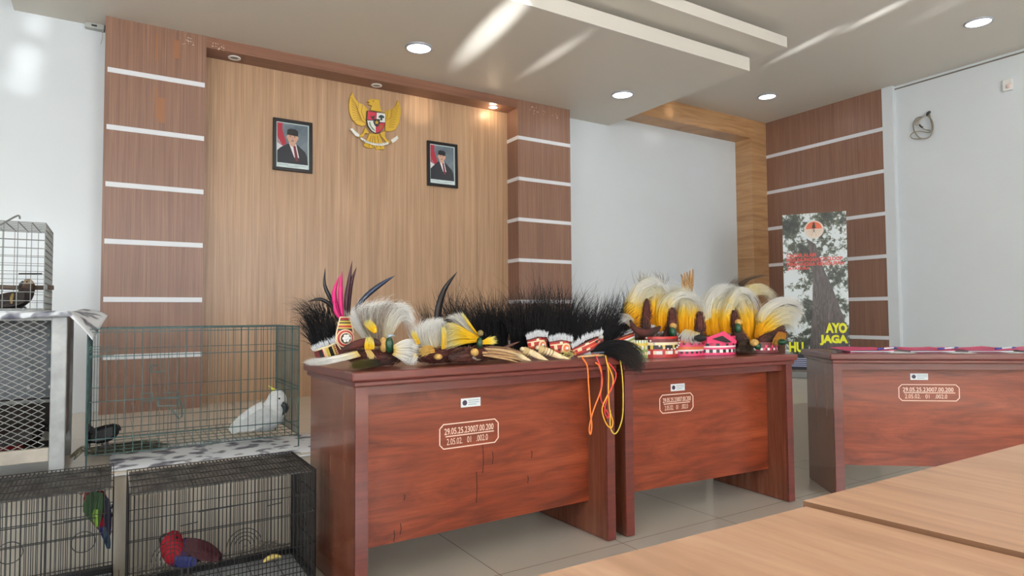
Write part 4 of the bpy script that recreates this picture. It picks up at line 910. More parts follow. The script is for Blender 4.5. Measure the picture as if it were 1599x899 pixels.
# ---------------------------------------------------------------- feather headdresses and bird skins on the desks
ZD1, ZD2 = H1+.0015, H2+.0015
BLKS = ramp_attr('cassowary_strand', [(0, (16, 15, 16)), (.6, (24, 22, 24)), (1, (52, 44, 40))], .5)
BRNS = ramp_attr('brown_strand', [(0, (40, 30, 26)), (1, (110, 92, 76))], .6)
WHTS = ramp_attr('white_plume_strand', [(0, (226, 196, 110)), (.18, (226, 216, 190)), (.5, (228, 224, 216)), (1, (232, 230, 226))], .7)
YELS = ramp_attr('yellow_plume_strand', [(0, (226, 146, 8)), (.22, (248, 180, 14)), (.38, (244, 200, 62)), (.56, (232, 220, 180)), (1, (228, 226, 216))], .65)
YELP = ramp_attr('bright_yellow_strand', [(0, (232, 176, 26)), (.5, (246, 206, 44)), (1, (240, 226, 140))], .65)
OLIV = ramp_attr('olive_strand', [(0, (30, 26, 18)), (1, (92, 82, 36))], .6)
FLUF = ramp_attr('white_fluff_strand', [(0, (212, 212, 214)), (1, (236, 238, 242))], .8)
BEADC = [mat('bead_red', (176, 40, 36), .4), mat('bead_cream', (226, 206, 168), .45), mat('bead_black', (30, 26, 26), .4), mat('bead_yellow', (206, 176, 70), .45), mat('bead_pink', (214, 60, 104), .45), mat('bead_white', (232, 228, 222), .4), mat('bead_maroon', (104, 36, 36), .5), mat('bead_orange', (214, 112, 60), .5), mat('bead_green', (140, 160, 90), .5)]
MAROON = lambda s, a, p: (72+14*math.sin(9*s+a), 42, 38)
THROAT = mat('green_throat', (22, 66, 40), .35, noise=.3, nscale=60); NAPE = mat('nape_yellow', (184, 144, 78), .8, noise=.35, nscale=70); BROWNV = mat('brown_vane', (98, 62, 52), .6, noise=.2, nscale=40); TANV = mat('tan_vane', (180, 142, 98), .65, noise=.2, nscale=40)

def band(parent, c, R, z, h, rows, cols, name='headband', a0=195, a1=345, tilt=0., squash=.8):
    """curved beaded band; rows = list of (relative height, pattern of bead colours)"""
    tot = sum(r for r, _ in rows); v = []; f = []; mi = []; zz = z; base = Vector(c); nr = len(rows)
    R3 = Matrix.Rotation(tilt, 3, 'Y')
    levels = [0]
    for r, _ in rows: levels.append(levels[-1]+r/tot*h)
    for lv in levels:
        for i in range(cols+1):
            a = math.radians(a0+(a1-a0)*i/cols); v.append((R*math.cos(a), R*squash*math.sin(a)+R*squash*.6, lv))
    for j, (_, pat) in enumerate(rows):
        for i in range(cols): f.append((j*(cols+1)+i, j*(cols+1)+i+1, (j+1)*(cols+1)+i+1, (j+1)*(cols+1)+i)); mi.append(pat[i % len(pat)])
    v = [base+(R3 @ Vector(p))+Vector((0, 0, z-base.z)) for p in v]
    o = obj(name, v, f, BEADC, parent, False, True, mi); sm = o.modifiers.new('thick', 'SOLIDIFY'); sm.thickness = .004; sm.offset = -1
    return o
def vane(name, P, Y, w, m, parent, dY=0., n=10):
    """a single stiff feather blade tapering to its tip; w half width in photo pixels"""
    G = catmull([at(x, y, Y+dY*i) for i, (x, y) in enumerate(P)], n); ww = w*mpp(G[0]); L_, R_, C_ = [], [], []
    for i, p in enumerate(G):
        d = (G[min(i+1, n-1)]-G[max(i-1, 0)]).normalized(); s_ = d.cross(Vector((0, 1, 0))).normalized(); t = i/(n-1)
        q = ww*(max(.02, math.sin(PI*(.16+.84*t)))**.8 if t < 1 else .02); L_.append(p+s_*q); R_.append(p-s_*q); C_.append(p+Vector((0, -.003*(1-t), 0)))
    b = MB(); v = L_+C_+R_+[p+Vector((0, .0015, 0)) for p in G]; f = []
    for i in range(n-1): f += [(i, i+1, n+i+1, n+i), (n+i, n+i+1, 2*n+i+1, 2*n+i), (2*n+i, 2*n+i+1, 3*n+i+1, 3*n+i), (3*n+i, 3*n+i+1, i+1, i)]
    return b.add(v, f).build(name, m, parent, True)
def plume(name, parent, guides, Y, n, r, m, jit=.006, dj=.03, lmin=.6, K=8, zmin=None, dy=None, up=1.6):
    """dy: extra depth per point index of every guide"""
    G = [[at(x, y, Y+(dy[i] if dy else 0)) for i, (x, y) in enumerate(g)] for g in guides]
    return strands(name, fan(G, n, K, jit, dj, lmin, up=up), r, m, parent, zmin=zmin)
def foot_at(px, py, Y, z): p = at(px, py, Y); return Vector((p.x, p.y, z))
def blob(name, parent, px, py, Y, rx, ry, m, rd=None):
    p = at(px, py, Y); k_ = mpp(p); return MB().ball(p, k_, 12, 8, sc=(rx, rd or rx, ry)).build(name, m, parent, True)
MARS = ramp_attr('maroon_strand', [(0, (70, 34, 30)), (.6, (104, 60, 50)), (1, (150, 108, 84))], .7)
def ruff(parent, P, Y, zmin, n, ln, m, flat=.8):
    v, f, prm = loft(bpath(P, Y), 12, 20, flat); out = []
    for _ in range(n):
        i = random.randrange(12*2, 12*19); j = i % 12; p = Vector(v[i]); c = sum((v[i-j+q] for q in range(12)), Vector())/12
        d = (v[i-12]-v[i]).normalized(); o = (p-c); o = o.normalized() if o.length > 1e-6 else Vector((0, -1, 0)); l = ln*random.uniform(.5, 1); jx = Vector((random.gauss(0, .2), random.gauss(0, .2), random.gauss(0, .2)))
        pts = [p+o*.0005+(d+jx*t_)*l*t_+o*(.006*math.sin(PI*t_)+.003*t_) for t_ in (0, .33, .66, 1)]
        out.append(np.array([tuple(q) for q in pts]))
    return strands('body_feathers', out, .0012, m, parent, zmin=zmin)
def skin(name, parent, P, Y, zmin, col=MAROON, flat=.8):
    if name == 'body': ruff(parent, P, Y, zmin, 420, .035, MARS)
    return body(name, bpath(P, Y), col, parent, flat, zmin=zmin, n=12, segs=20)

# 1 leaning headdress at the left end
Y = 2.36
t = thing('feather_headdress', 'black-plumed headdress with striped beaded band leaning at the far left desk end', 'headdress', foot_at(510, 556, Y, ZD1), 0, 'feather headdresses')
c = [at(x, y, Y) for x, y in ((490, 547), (526, 534), (533, 552), (494, 560))]
b = MB(); cols = [(0, .14, 6), (.14, .26, 2), (.26, .34, 0), (.34, .42, 1), (.42, .5, 3), (.5, .66, 2), (.66, .74, 1), (.74, .9, 0), (.9, 1, 6)]
for a0, a1, mi_ in cols:
    P = [c[3].lerp(c[2], a0), c[3].lerp(c[2], a1), c[0].lerp(c[1], a1), c[0].lerp(c[1], a0)]
    P = [p+Vector((0, -.03*math.sin(PI*q), 0)) for p, q in zip(P, (a0, a1, a1, a0))]
    for p in P: p.z = max(p.z, ZD1)
    b.prism(P, (0, .004, 0), mi_)
b.build('headband', BEADC, t)
b = MB()
for a0 in (.31, .4, .72, .82):
    for v_ in (.15, .32, .5, .68, .85): b.ball(c[3].lerp(c[2], a0).lerp(c[0].lerp(c[1], a0), v_)+Vector((0, -.03*math.sin(PI*a0)-.002, 0)), .0035, 6, 4, 1 if a0 < .35 or a0 > .8 else 0)
b.build('bead', [BEADC[3], BEADC[1]], t)
MB().tube([p+Vector((0, -.012, 0)) for p in (c[0], c[0].lerp(c[1], .5)+Vector((0, -.02, 0)), c[1])], .004, 6).build('band_edge', BEADC[1], t)
plume('white_trim', t, [[(489, 548), (485, 541)], [(505, 541), (501, 532)], [(526, 534), (522, 524)]], Y-.02, 160, .0011, FLUF, .003, .01, K=4)
plume('long_wisps', t, [[(492, 543), (478, 520), (464, 508), (455, 516)], [(500, 538), (486, 500), (470, 478), (450, 482)], [(512, 536), (500, 492), (484, 474), (456, 474)]], Y+.02, 70, .0008, BLKS, .014, .04, .7)
plume('black_plume', t, [[(490, 543), (478, 528), (463, 512)], [(497, 540), (484, 508), (472, 490), (460, 484)], [(506, 538), (494, 500), (486, 476), (474, 468)], [(516, 536), (506, 495), (498, 470), (490, 460)], [(528, 532), (522, 500), (517, 480), (512, 462)]], Y+.03, 250, .0011, BLKS, .02, .04, .4, zmin=ZD1)
plume('dense_plume', t, [[(497, 540), (490, 518), (484, 502)], [(512, 536), (504, 510), (499, 494)], [(527, 532), (522, 510), (518, 492)]], Y+.02, 260, .0014, BLKS, .007, .02, .5)
# 2 tall crest panel with magenta feathers
Y = 2.33
t = thing('feather_headdress', 'headdress with a tall red beaded crest panel and magenta and black feathers', 'headdress', foot_at(538, 556, Y, ZD1), 0, 'feather headdresses')
def pz(x, y, d=0.): return at(x, y, Y-d)
rows = [(495, 499, 0), (499, 500.5, 2), (500.5, 503, 3), (503, 505, 2), (505, 508, 3), (508, 511, 0), (511, 513, 3), (513, 516, 2), (516, 521, 0)]
b = MB()
for y0, y1, mi_ in rows:
    def ex(y): q = (y-495)/26; return 531-5.5*q, 547+5*q
    (a0, a1), (b0, b1) = ex(y0), ex(y1); b.prism([pz(a0, y0), pz(a1, y0), pz(b1, y1), pz(b0, y1)], (0, .005, 0), mi_)
b.build('crest_panel', BEADC, t)
b = MB(); ex0 = [(531, 495), (525, 521), (524, 533), (532, 545), (541, 545)]; ex1 = [(547, 495), (552, 520)]
for P in (ex0, ex1): b.tube([pz(x, y, .004) for x, y in P], .0022, 5)
b.tube([pz(531, 495, .004), pz(547, 495, .004)], .0022, 5); b.build('panel_edge', BEADC[1], t)
p = pz(539, 528, .006)
for q, mi_ in ((14, 1), (12.5, 0), (9.5, 1), (8, 2), (6.6, 6)): MB().disc(p+Vector((0, -.0015*(15-q), 0)), q*mpp(p), .003, 24, axis='y').build('medallion_ring', BEADC[mi_], t)
b = MB()
for i in range(7): a = 2*PI*i/6; b.ball(p+Vector((math.cos(a)*.010 if i < 6 else 0, -.016, math.sin(a)*.010 if i < 6 else 0)), .0062, 8, 6)
b.build('shell_beads', BEADC[5], t, True)
b = MB(); b.prism([at(x, y, Y+.01) for x, y in ((526, 535), (553, 530), (556, 562), (530, 562))], (0, .004, 0)); b.build('band_back', BEADC[6], t)
MAG = ramp_attr('dummy', [(0, (0, 0, 0)), (1, (0, 0, 0))]); MAGV = mat('magenta_vane', (196, 28, 108), .6, noise=.12, nscale=40); MARV = mat('maroon_vane', (66, 28, 40), .55); BLKV = mat('black_vane', (26, 24, 28), .45); BLUV = mat('blue_black_vane', (44, 54, 78), .45)
vane('magenta_feather', [(535, 496), (532, 470), (532, 445), (534, 423)], Y+.02, 4.2, MAGV, t); vane('magenta_feather', [(532, 496), (524, 475), (522, 455), (530, 430)], Y+.025, 4.4, MAGV, t)
vane('magenta_feather', [(530, 496), (524, 484), (522, 468)], Y+.015, 3.8, MAGV, t)
vane('maroon_feather', [(541, 496), (541, 470), (545, 440), (550, 406)], Y+.03, 4, MARV, t); vane('maroon_feather', [(544, 496), (545, 468), (549, 440), (557, 416)], Y+.035, 3.6, MARV, t)
vane('black_feather', [(528, 500), (518, 470), (507, 445), (508, 417)], Y+.04, 3.2, BLKV, t); vane('black_feather', [(528, 502), (518, 478), (500, 467), (480, 471)], Y+.04, 3.2, BLKV, t)
vane('blue_black_feather', [(552, 486), (572, 462), (596, 443), (617, 430)], Y+.03, 4.0, BLUV, t)
bpy.data.materials.remove(MAG)
# 3 bird of paradise skin with the big white plume
def paradise(label, px, py, Y): return thing('bird_of_paradise', label, 'bird skin', foot_at(px, py, Y, ZD1), 0, 'bird of paradise skins on the left desk')
Y = 2.25
t = paradise('bird of paradise skin with the largest white plume, beside the magenta-feathered headdress', 590, 570, Y)
skin('body', t, [(536, 556, 3), (550, 553, 8), (572, 557, 11), (592, 560, 13), (610, 557, 12), (622, 551, 8), (626, 548, 3)], Y, ZD1)
skin('folded_wing', t, [(533, 546, 2), (550, 540, 6), (568, 535, 7), (585, 534, 6), (596, 538, 2)], Y-.04, ZD1)
plume('white_plume', t, [[(580, 540), (562, 520), (550, 500), (545, 484)], [(584, 536), (566, 500), (560, 482), (574, 475)], [(588, 538), (582, 500), (594, 476), (614, 471)], [(592, 540), (604, 500), (616, 478), (634, 478), (641, 500)], [(598, 542), (612, 512), (626, 495), (638, 505), (641, 524)]], Y+.05, 1150, .00095, WHTS, .008, .05, .6, zmin=ZD1)
plume('grey_strands', t, [[(584, 536), (562, 505), (552, 480), (560, 474)], [(594, 538), (600, 500), (616, 474), (640, 492)]], Y+.0, 90, .0008, ramp_attr('grey_brown_strand', [(0, (150, 130, 112)), (1, (128, 112, 100))], .7), .012, .06, .6)
plume('stray_wisps', t, [[(584, 536), (566, 500), (560, 478), (574, 468)], [(600, 540), (612, 500), (632, 474), (648, 500)]], Y+.03, 120, .0008, WHTS, .022, .05, .7)
plume('yellow_tuft', t, [[(584, 520), (574, 512), (570, 501)], [(588, 518), (586, 508), (576, 499)]], Y-.03, 120, .0012, YELP, .003, .01, .6)
plume('yellow_tuft', t, [[(570, 545), (570, 535), (574, 524)], [(584, 545), (584, 538), (580, 526)]], Y-.055, 130, .0012, YELP, .003, .01, .6)
blob('green_throat', t, 608, 538, Y-.05, 6.5, 13, THROAT); blob('head', t, 599, 538, Y-.035, 7, 12, NAPE); plume('nape_tuft', t, [[(570, 547), (574, 554), (578, 562)], [(577, 546), (582, 553), (584, 561)]], Y-.07, 110, .0014, ramp_attr('ochre_strand', [(0, (200, 160, 86)), (1, (226, 200, 130))], .75), .003, .01, .6)
MB().tube([at(605, 526, Y-.05), at(612, 523, Y-.055), at(618, 525, Y-.06)], [.007, .005, .001], 6).build('beak', mat('pale_beak', (150, 160, 170), .4), t, True)
plume('side_plume', t, [[(614, 540), (632, 530), (650, 532)], [(616, 545), (638, 542), (659, 548)], [(616, 550), (636, 556), (654, 563)], [(614, 554), (630, 564), (642, 572)]], Y-.06, 240, .0011, WHTS, .004, .02, .6, zmin=ZD1)
plume('tail_plume', t, [[(556, 548), (525, 556), (498, 562), (474, 564)], [(562, 556), (530, 564), (500, 568), (474, 567)]], Y-.02, 260, .0013, WHTS, .004, .02, .6, zmin=ZD1)
plume('olive_feathers', t, [[(592, 563), (570, 562), (548, 568)], [(594, 570), (570, 574), (545, 573)]], Y-.09, 240, .0014, OLIV, .004, .02, .6, zmin=ZD1)
# 4 second skin and the long black feather behind it
Y = 2.23
t = paradise('bird of paradise skin with a short white plume, by the tall curved black feather', 680, 568, Y)
skin('body', t, [(648, 556, 4), (660, 553, 10), (676, 556, 11), (696, 555, 11), (716, 553, 9), (734, 551, 5), (742, 550, 2)], Y, ZD1)
plume('white_plume', t, [[(664, 552), (650, 535), (644, 522), (640, 508)], [(674, 548), (662, 525), (662, 508), (672, 498)], [(684, 546), (676, 520), (680, 502), (692, 498)], [(694, 545), (696, 522), (692, 508), (684, 500)]], Y+.03, 620, .001, WHTS, .007, .04, .6, zmin=ZD1)
plume('yellow_plume', t, [[(690, 545), (691, 525), (690, 508)], [(697, 543), (697, 525), (694, 510)]], Y-.02, 130, .0013, YELP, .002, .01, .7)
plume('yellow_plume', t, [[(650, 538), (645, 526), (643, 516)], [(656, 536), (652, 526), (648, 516)]], Y, 90, .0012, YELP, .003, .01, .6)
plume('nape_feathers', t, [[(676, 542), (664, 540), (654, 548)], [(678, 550), (666, 552), (656, 558)]], Y-.06, 150, .0016, ramp_attr('nape_strand', [(0, (190, 140, 60)), (1, (226, 190, 110))], .7), .003, .02, .6, zmin=ZD1)
blob('head', t, 684, 557, Y-.055, 7, 5, NAPE)
plume('side_plume', t, [[(648, 552), (640, 560), (634, 568)], [(652, 556), (648, 564), (646, 572)]], Y-.06, 80, .0011, WHTS, .003, .01, .6, zmin=ZD1)
Y = 2.42
t = thing('plume_feather', 'single tall curved black feather rising behind the white plume on the left desk', 'feather', foot_at(684, 545, Y, ZD1))
vane('blade', [(683, 545), (683, 500), (686, 476), (695, 450), (714, 424)], Y, 6, BLKV, t, n=16)
MB().tube(catmull([at(x, y, Y-.006) for x, y in ((683, 545), (683, 500), (686, 476), (694, 452))], 10), .0022, 5).build('quill', mat('quill_brown', (58, 40, 34), .5), t)
# 5 third skin, yellow fan
Y = 2.2
t = paradise('bird of paradise skin with a bright yellow fanned plume, on the left desk', 735, 568, Y)
skin('body', t, [(700, 558, 4), (716, 557, 9), (734, 556, 11), (748, 553, 11), (762, 551, 9), (778, 552, 5), (786, 553, 2)], Y-.02, ZD1)
plume('yellow_plume', t, [[(747, 527), (722, 512), (704, 504), (694, 508)], [(747, 530), (720, 522), (702, 522), (692, 528)], [(747, 533), (722, 536), (704, 541), (690, 546)]], Y, 420, .0011, ramp_attr('yellow_fan_strand', [(0, (240, 186, 24)), (.45, (246, 206, 44)), (.75, (238, 222, 140)), (1, (230, 222, 200))], .65), .004, .03, .6, zmin=ZD1)
plume('pale_plume', t, [[(740, 526), (716, 506), (704, 496), (696, 500)], [(746, 526), (730, 508), (722, 494), (716, 484)]], Y+.03, 240, .0010, WHTS, .005, .03, .6)
plume('yellow_streak', t, [[(746, 524), (732, 506), (720, 488)], [(748, 524), (736, 508), (722, 487)]], Y, 70, .0011, YELP, .002, .01, .7)
plume('yellow_tuft', t, [[(752, 533), (762, 528), (774, 524)], [(753, 537), (764, 536), (775, 537)]], Y-.02, 120, .0013, YELP, .003, .015, .6)
blob('green_throat', t, 749, 535, Y-.045, 5, 9, THROAT); blob('head', t, 741, 550, Y-.05, 6.5, 6.5, NAPE); blob('crown', t, 750, 520, Y-.03, 5, 5, mat('olive_crown', (120, 104, 60), .7))
MB().tube([at(738, 557, Y-.075), at(745, 562, Y-.08), at(752, 561, Y-.08)], [.006, .004, .001], 6).build('beak', mat('dusky_beak', (110, 96, 84), .45), t, True)
for q in range(13):
    u = q/12; x0, y0 = 752+10*random.random(), 541+15*u; x1, y1 = 800+26*random.random(), 549+18*u
    vane('tail_feather', [(x0, y0), ((x0+x1)/2, (y0+y1)/2-1.5), (x1, y1)], Y-.03-.004*q, random.uniform(1.6, 2.6), (TANV, BROWNV, TANV, mat('buff_vane', (206, 176, 132), .65) if q == 3 else TANV)[q % 4], t)
# small loose wing feather
Y = 2.26
t = thing('wing_feather', 'dark brown wing feather right of the yellow fan on the left desk', 'feather', foot_at(795, 548, Y, ZD1))
vane('blade', [(768, 556), (782, 547), (796, 540), (812, 533)], Y, 3.6, BROWNV, t)
# 6 pale hornbill beaks lying in a row
HORN = mat('horn', (222, 200, 158), .45, noise=.08, nscale=40)
for i, (P, lab) in enumerate((([(795, 549, 6.5), (806, 553, 5.5), (820, 560, 3.5), (836, 568, .8)], 'pale pointed horn beak, leftmost of three on the front edge of the left desk'), ([(818, 548, 7.5), (832, 552, 6), (846, 559, 3.8), (861, 566, .8)], 'pale pointed horn beak, middle one of three on the left desk'), ([(842, 546, 8), (858, 550, 6), (878, 558, 3.6), (902, 566, .8)], 'pale pointed horn beak, the longest and rightmost of three on the left desk'))):
    Y = 2.19-.008*i
    t = thing('hornbill_beak', lab, 'beak', foot_at(P[1][0], P[1][1], Y, ZD1), 0, 'pale horn beaks on the left desk')
    YO = (.03, 0, -.04, -.08)
    body('horn', bpath(P, Y, YO), lambda s, a, p: (222-30*(s < .25), 198-34*(s < .25), 156-40*(s < .25)), t, .8, zmin=ZD1, n=12, segs=24)
    b = MB()
    for q in range(4):
        g = bpath(P, Y, YO); p0 = g[0][0].lerp(g[1][0], .25+.3*q); r_ = g[0][1]*(1.0-.06*q)
        b.tube([p0+Vector((math.cos(a)*r_*.55-.0*q, -abs(math.sin(a))*r_*.85, math.cos(a)*r_*1.02)) for a in [PI*k_/8 for k_ in range(9)]], .0018, 4)
    b.build('ridge_lines', mat('horn_ridge', (92, 70, 46), .6), t)
    blob('casque', t, P[0][0]-2, P[0][1]-3, Y+.03, 4.5, 3.6, HORN)
# 7 black cassowary headdresses along the back
def cassowary(label, Y, plumes, px, py, n=600, dense=None):
    t = thing('feather_headdress', label, 'headdress', foot_at(px, py, Y, ZD1), 0, 'feather headdresses')
    plume('black_plume', t, plumes, Y, int(n*.75), .0011, BLKS, .03, .05, .3, zmin=ZD1, up=1.5)
    plume('long_wisps', t, plumes, Y, 60, .0008, BLKS, .055, .06, .85, zmin=ZD1, up=1.8)
    if dense: plume('dense_plume', t, dense, Y+.01, int(n*.75), .0017, BLKS, .008, .04, .55, zmin=ZD1)
    return t
def redband(t, P, Y, fluff=True, medallion=True):
    """P: px outline of the band: top-left, top-right, bottom-right, bottom-left"""
    c = [at(x, y, Y) for x, y in P]; b = MB(); R = [(0, .2, 6), (.2, .36, 0), (.36, .44, 7), (.44, .7, 0), (.7, .78, 1), (.78, .9, 0), (.9, 1, 6)]; N = 10
    for a0, a1, mi_ in R:
        for i in range(N):
            u0, u1 = i/N, (i+1)/N
            q = [c[3].lerp(c[2], u).lerp(c[0].lerp(c[1], u), w_)+Vector((0, -.03*math.sin(PI*u), .008*math.sin(PI*u)*w_)) for u, w_ in ((u0, a0), (u1, a0), (u1, a1), (u0, a1))]
            for p_ in q: p_.z = max(p_.z, ZD1)
            b.prism(q, (0, .004, 0), mi_ if (i+int(a0*10)) % 5 or mi_ == 6 else (1 if i % 2 else 2))
    b.build('headband', BEADC, t)
    m_ = (c[0]+c[1]+c[2]+c[3])/4+Vector((0, -.036, .002)); r_ = (c[0]-c[3]).length*.34
    if medallion:
        MB().disc(m_, r_, .004, 18, axis='y').build('medallion', BEADC[1], t); MB().disc(m_+Vector((0, -.003, 0)), r_*.7, .004, 18, axis='y').build('medallion_ring', BEADC[7], t)
        MB().ball(m_+Vector((0, -.004, 0)), r_*.36, 10, 6).build('medallion_bead', BEADC[5], t, True)
    if fluff:
        (ax, ay), (bx_, by_) = P[0], P[1]; mx_, my_ = (ax+bx_)/2, (ay+by_)/2
        plume('white_trim', t, [[(ax, ay), (ax-1, ay-9)], [(mx_, my_-3), (mx_, my_-14)], [(bx_, by_), (bx_+1, by_-9)]], Y-.03, 240, .0012, FLUF, .003, .01, .6, K=4)
t = cassowary('wispy dark brown plume at the back of the left desk, behind the curved black feather', 2.52, [[(702, 540), (694, 505), (684, 485), (690, 462)], [(716, 540), (712, 500), (702, 478), (706, 458)], [(730, 540), (730, 500), (726, 478), (746, 462)]], 715, 548, 240)
t2 = plume('brown_plume', t, [[(700, 540), (692, 505), (682, 488)], [(728, 540), (726, 505), (722, 486)]], 2.5, 160, .0012, BRNS, .014, .04, .5)
plume('grey_brown_wisps', t, [[(668, 535), (660, 505), (652, 480), (650, 470)], [(684, 535), (676, 505), (668, 485), (660, 462)]], 2.52, 60, .0009, BRNS, .012, .03, .5)
t = cassowary('bushy black plume headdress on the left desk, just right of the yellow fan', 2.42, [[(742, 545), (733, 515), (722, 490), (700, 478)], [(756, 545), (746, 505), (738, 480), (730, 464)], [(772, 545), (766, 500), (762, 478), (752, 462)], [(788, 545), (788, 500), (794, 478), (800, 464)]], 765, 555, 620, [[(738, 548), (738, 520), (740, 498)], [(760, 548), (758, 505), (758, 480)], [(792, 548), (790, 505), (790, 482)]])
t = cassowary('black plume headdress with the leftmost of the two upright white-trimmed red bands', 2.34, [[(806, 545), (798, 505), (790, 480), (778, 470)], [(822, 540), (814, 500), (806, 472), (798, 462)], [(838, 535), (838, 495), (838, 466), (846, 448)], [(854, 535), (858, 495), (860, 462), (858, 438)]], 832, 556, 640, [[(800, 548), (796, 510), (794, 486)], [(828, 540), (826, 500), (824, 474)], [(856, 540), (856, 500), (856, 470)]])
redband(t, [(823, 530), (854, 526), (855, 548), (826, 549)], 2.24)
t = cassowary('black plume headdress with the right one of the two upright white-trimmed red bands', 2.36, [[(858, 540), (856, 500), (852, 470), (838, 456)], [(874, 540), (878, 495), (880, 462), (876, 444)], [(890, 540), (896, 500), (902, 474), (916, 456)], [(902, 545), (914, 510), (926, 492), (940, 480)]], 876, 558, 640, [[(856, 545), (856, 508), (856, 482)], [(878, 540), (880, 500), (882, 474)], [(902, 545), (908, 512), (914, 490)]])
redband(t, [(858, 533), (893, 533), (890, 553), (863, 556)], 2.2)
t = cassowary('black plume headdress with a tilted red band at the right end of the left desk', 2.34, [[(906, 545), (912, 505), (916, 482), (912, 466)], [(924, 545), (934, 505), (942, 482), (950, 462)], [(940, 542), (958, 508), (972, 486), (986, 470)], [(950, 542), (972, 520), (990, 508), (1000, 500)]], 925, 560, 620, [[(900, 550), (904, 515), (910, 492)], [(926, 545), (936, 510), (944, 488)], [(950, 542), (966, 515), (980, 498)]])
redband(t, [(893, 544), (940, 522), (943, 532), (898, 558)], 2.19, True, False)
plume('grey_wisps', t, [[(936, 500), (945, 475), (950, 455)], [(958, 500), (968, 470), (966, 448)], [(975, 500), (985, 465), (976, 440)]], 2.5, 90, .0009, BLKS, .014, .03, .4)
p = at(938, 526, 2.16); MB().ball(p, .012, 10, 7).build('shell_button', mat('grey_shell', (160, 156, 150), .4), t, True)
Y = 2.12
t = thing('black_plume', 'black plume draped over the joint between the left and middle desks', 'plume', foot_at(950, 556, Y, ZD1))
plume('strands', t, [[(926, 547), (950, 534), (980, 536), (1000, 552), (1006, 580)], [(926, 550), (948, 542), (972, 548), (992, 564), (1000, 584)], [(928, 553), (946, 553), (966, 558), (984, 570), (994, 582)]], Y, 900, .0013, BLKS, .011, .025, .5, K=10, dy=(.05, .01, -.04, -.075, -.095))
b = MB(); b.tube(catmull([at(x, y, 2.13) for x, y in ((926, 551), (945, 550), (962, 551))], 8), [.004]*8, 6); b.build('quill_binding', mat('bluish_binding', (86, 92, 110), .5), t)
# 8 coloured cords hanging over the front edge
def yfront(px): p = at(px, 575, 2.09); return D1Y+math.sin(D1R)*(p.x-D1X)-.006
def cord(label, m, P, r=.0032, group='cords hanging from the left desk'):
    pts = [at(P[0][0], P[0][1]-2, yfront(P[0][0])+.05)]+[at(x, y, yfront(x)-.004-.002*(i % 3)) for i, (x, y) in enumerate(P)]
    for q in (0, 1): pts[q].z = H1+.004
    o = MB().tube(catmull(pts, 60), r, 6).build('cord', m, None, True); setp(o, label, 'cord', group)
cord('orange cord hanging lowest on the left, looped over the front of the left desk', mat('orange_cord', (238, 120, 44), .6), [(910, 566), (917, 572), (919, 600), (922, 645), (924, 664), (922, 678), (920, 668), (926, 642), (938, 610), (940, 590), (936, 572), (930, 566)])
cord('red cord crossing the orange and yellow ones at the front of the left desk', mat('red_cord', (206, 56, 60), .6), [(932, 566), (939, 578), (939, 600), (938, 622), (946, 640), (951, 648), (948, 652), (944, 640), (950, 616), (960, 594), (961, 580), (950, 566)])
cord('amber cord with a long loop at the front right of the left desk', mat('amber_cord', (236, 164, 42), .6), [(946, 566), (950, 580), (950, 610), (952, 640), (957, 658), (954, 668), (946, 660), (940, 640), (946, 622), (955, 606), (957, 590), (948, 566)], .0028)
cord('thin yellow cord hanging in the gap between the left and middle desks', mat('yellow_cord', (220, 190, 70), .6), [(968, 566), (972, 590), (973, 620), (972, 650), (966, 670), (959, 677), (953, 666), (953, 640)], .0026)
t = thing('cord_tangle', 'small tangle of olive cord beside the longest horn beak', 'cord', foot_at(890, 562, 2.14, ZD1)); b = MB()
for i in range(7): p = at(884+random.uniform(-5, 10), 558, 2.14); p.z = ZD1+.012+.002*i; b.tube([p+Vector((.018*math.cos(a)*random.uniform(.8, 1.1), .012*math.sin(a), .009*math.sin(a+i))) for a in [2*PI*k_/14 for k_ in range(14)]], .0018, 4, closed=True)
b.build('loops', mat('olive_cord', (168, 158, 86), .6), t)
t = thing('wooden_stick', 'pale wooden stick lying at the right end of the left desk under the cords', 'stick', foot_at(925, 562, 2.12, ZD1))
MB().tube([Vector((*at(902, 562, 2.125).xy, ZD1+.006)), Vector((*at(930, 560, 2.13).xy, ZD1+.007)), Vector((*at(962, 560, 2.14).xy, ZD1+.006))], [.004, .006, .003], 7).build('shaft', mat('pale_stick', (206, 160, 110), .6), t, True)
MB().tube([Vector((*at(925, 556, 2.15).xy, ZD1+.014)), Vector((*at(945, 556, 2.15).xy, ZD1+.016))], .006, 8).build('coral_binding', mat('coral_binding', (216, 120, 96), .6), t, True)

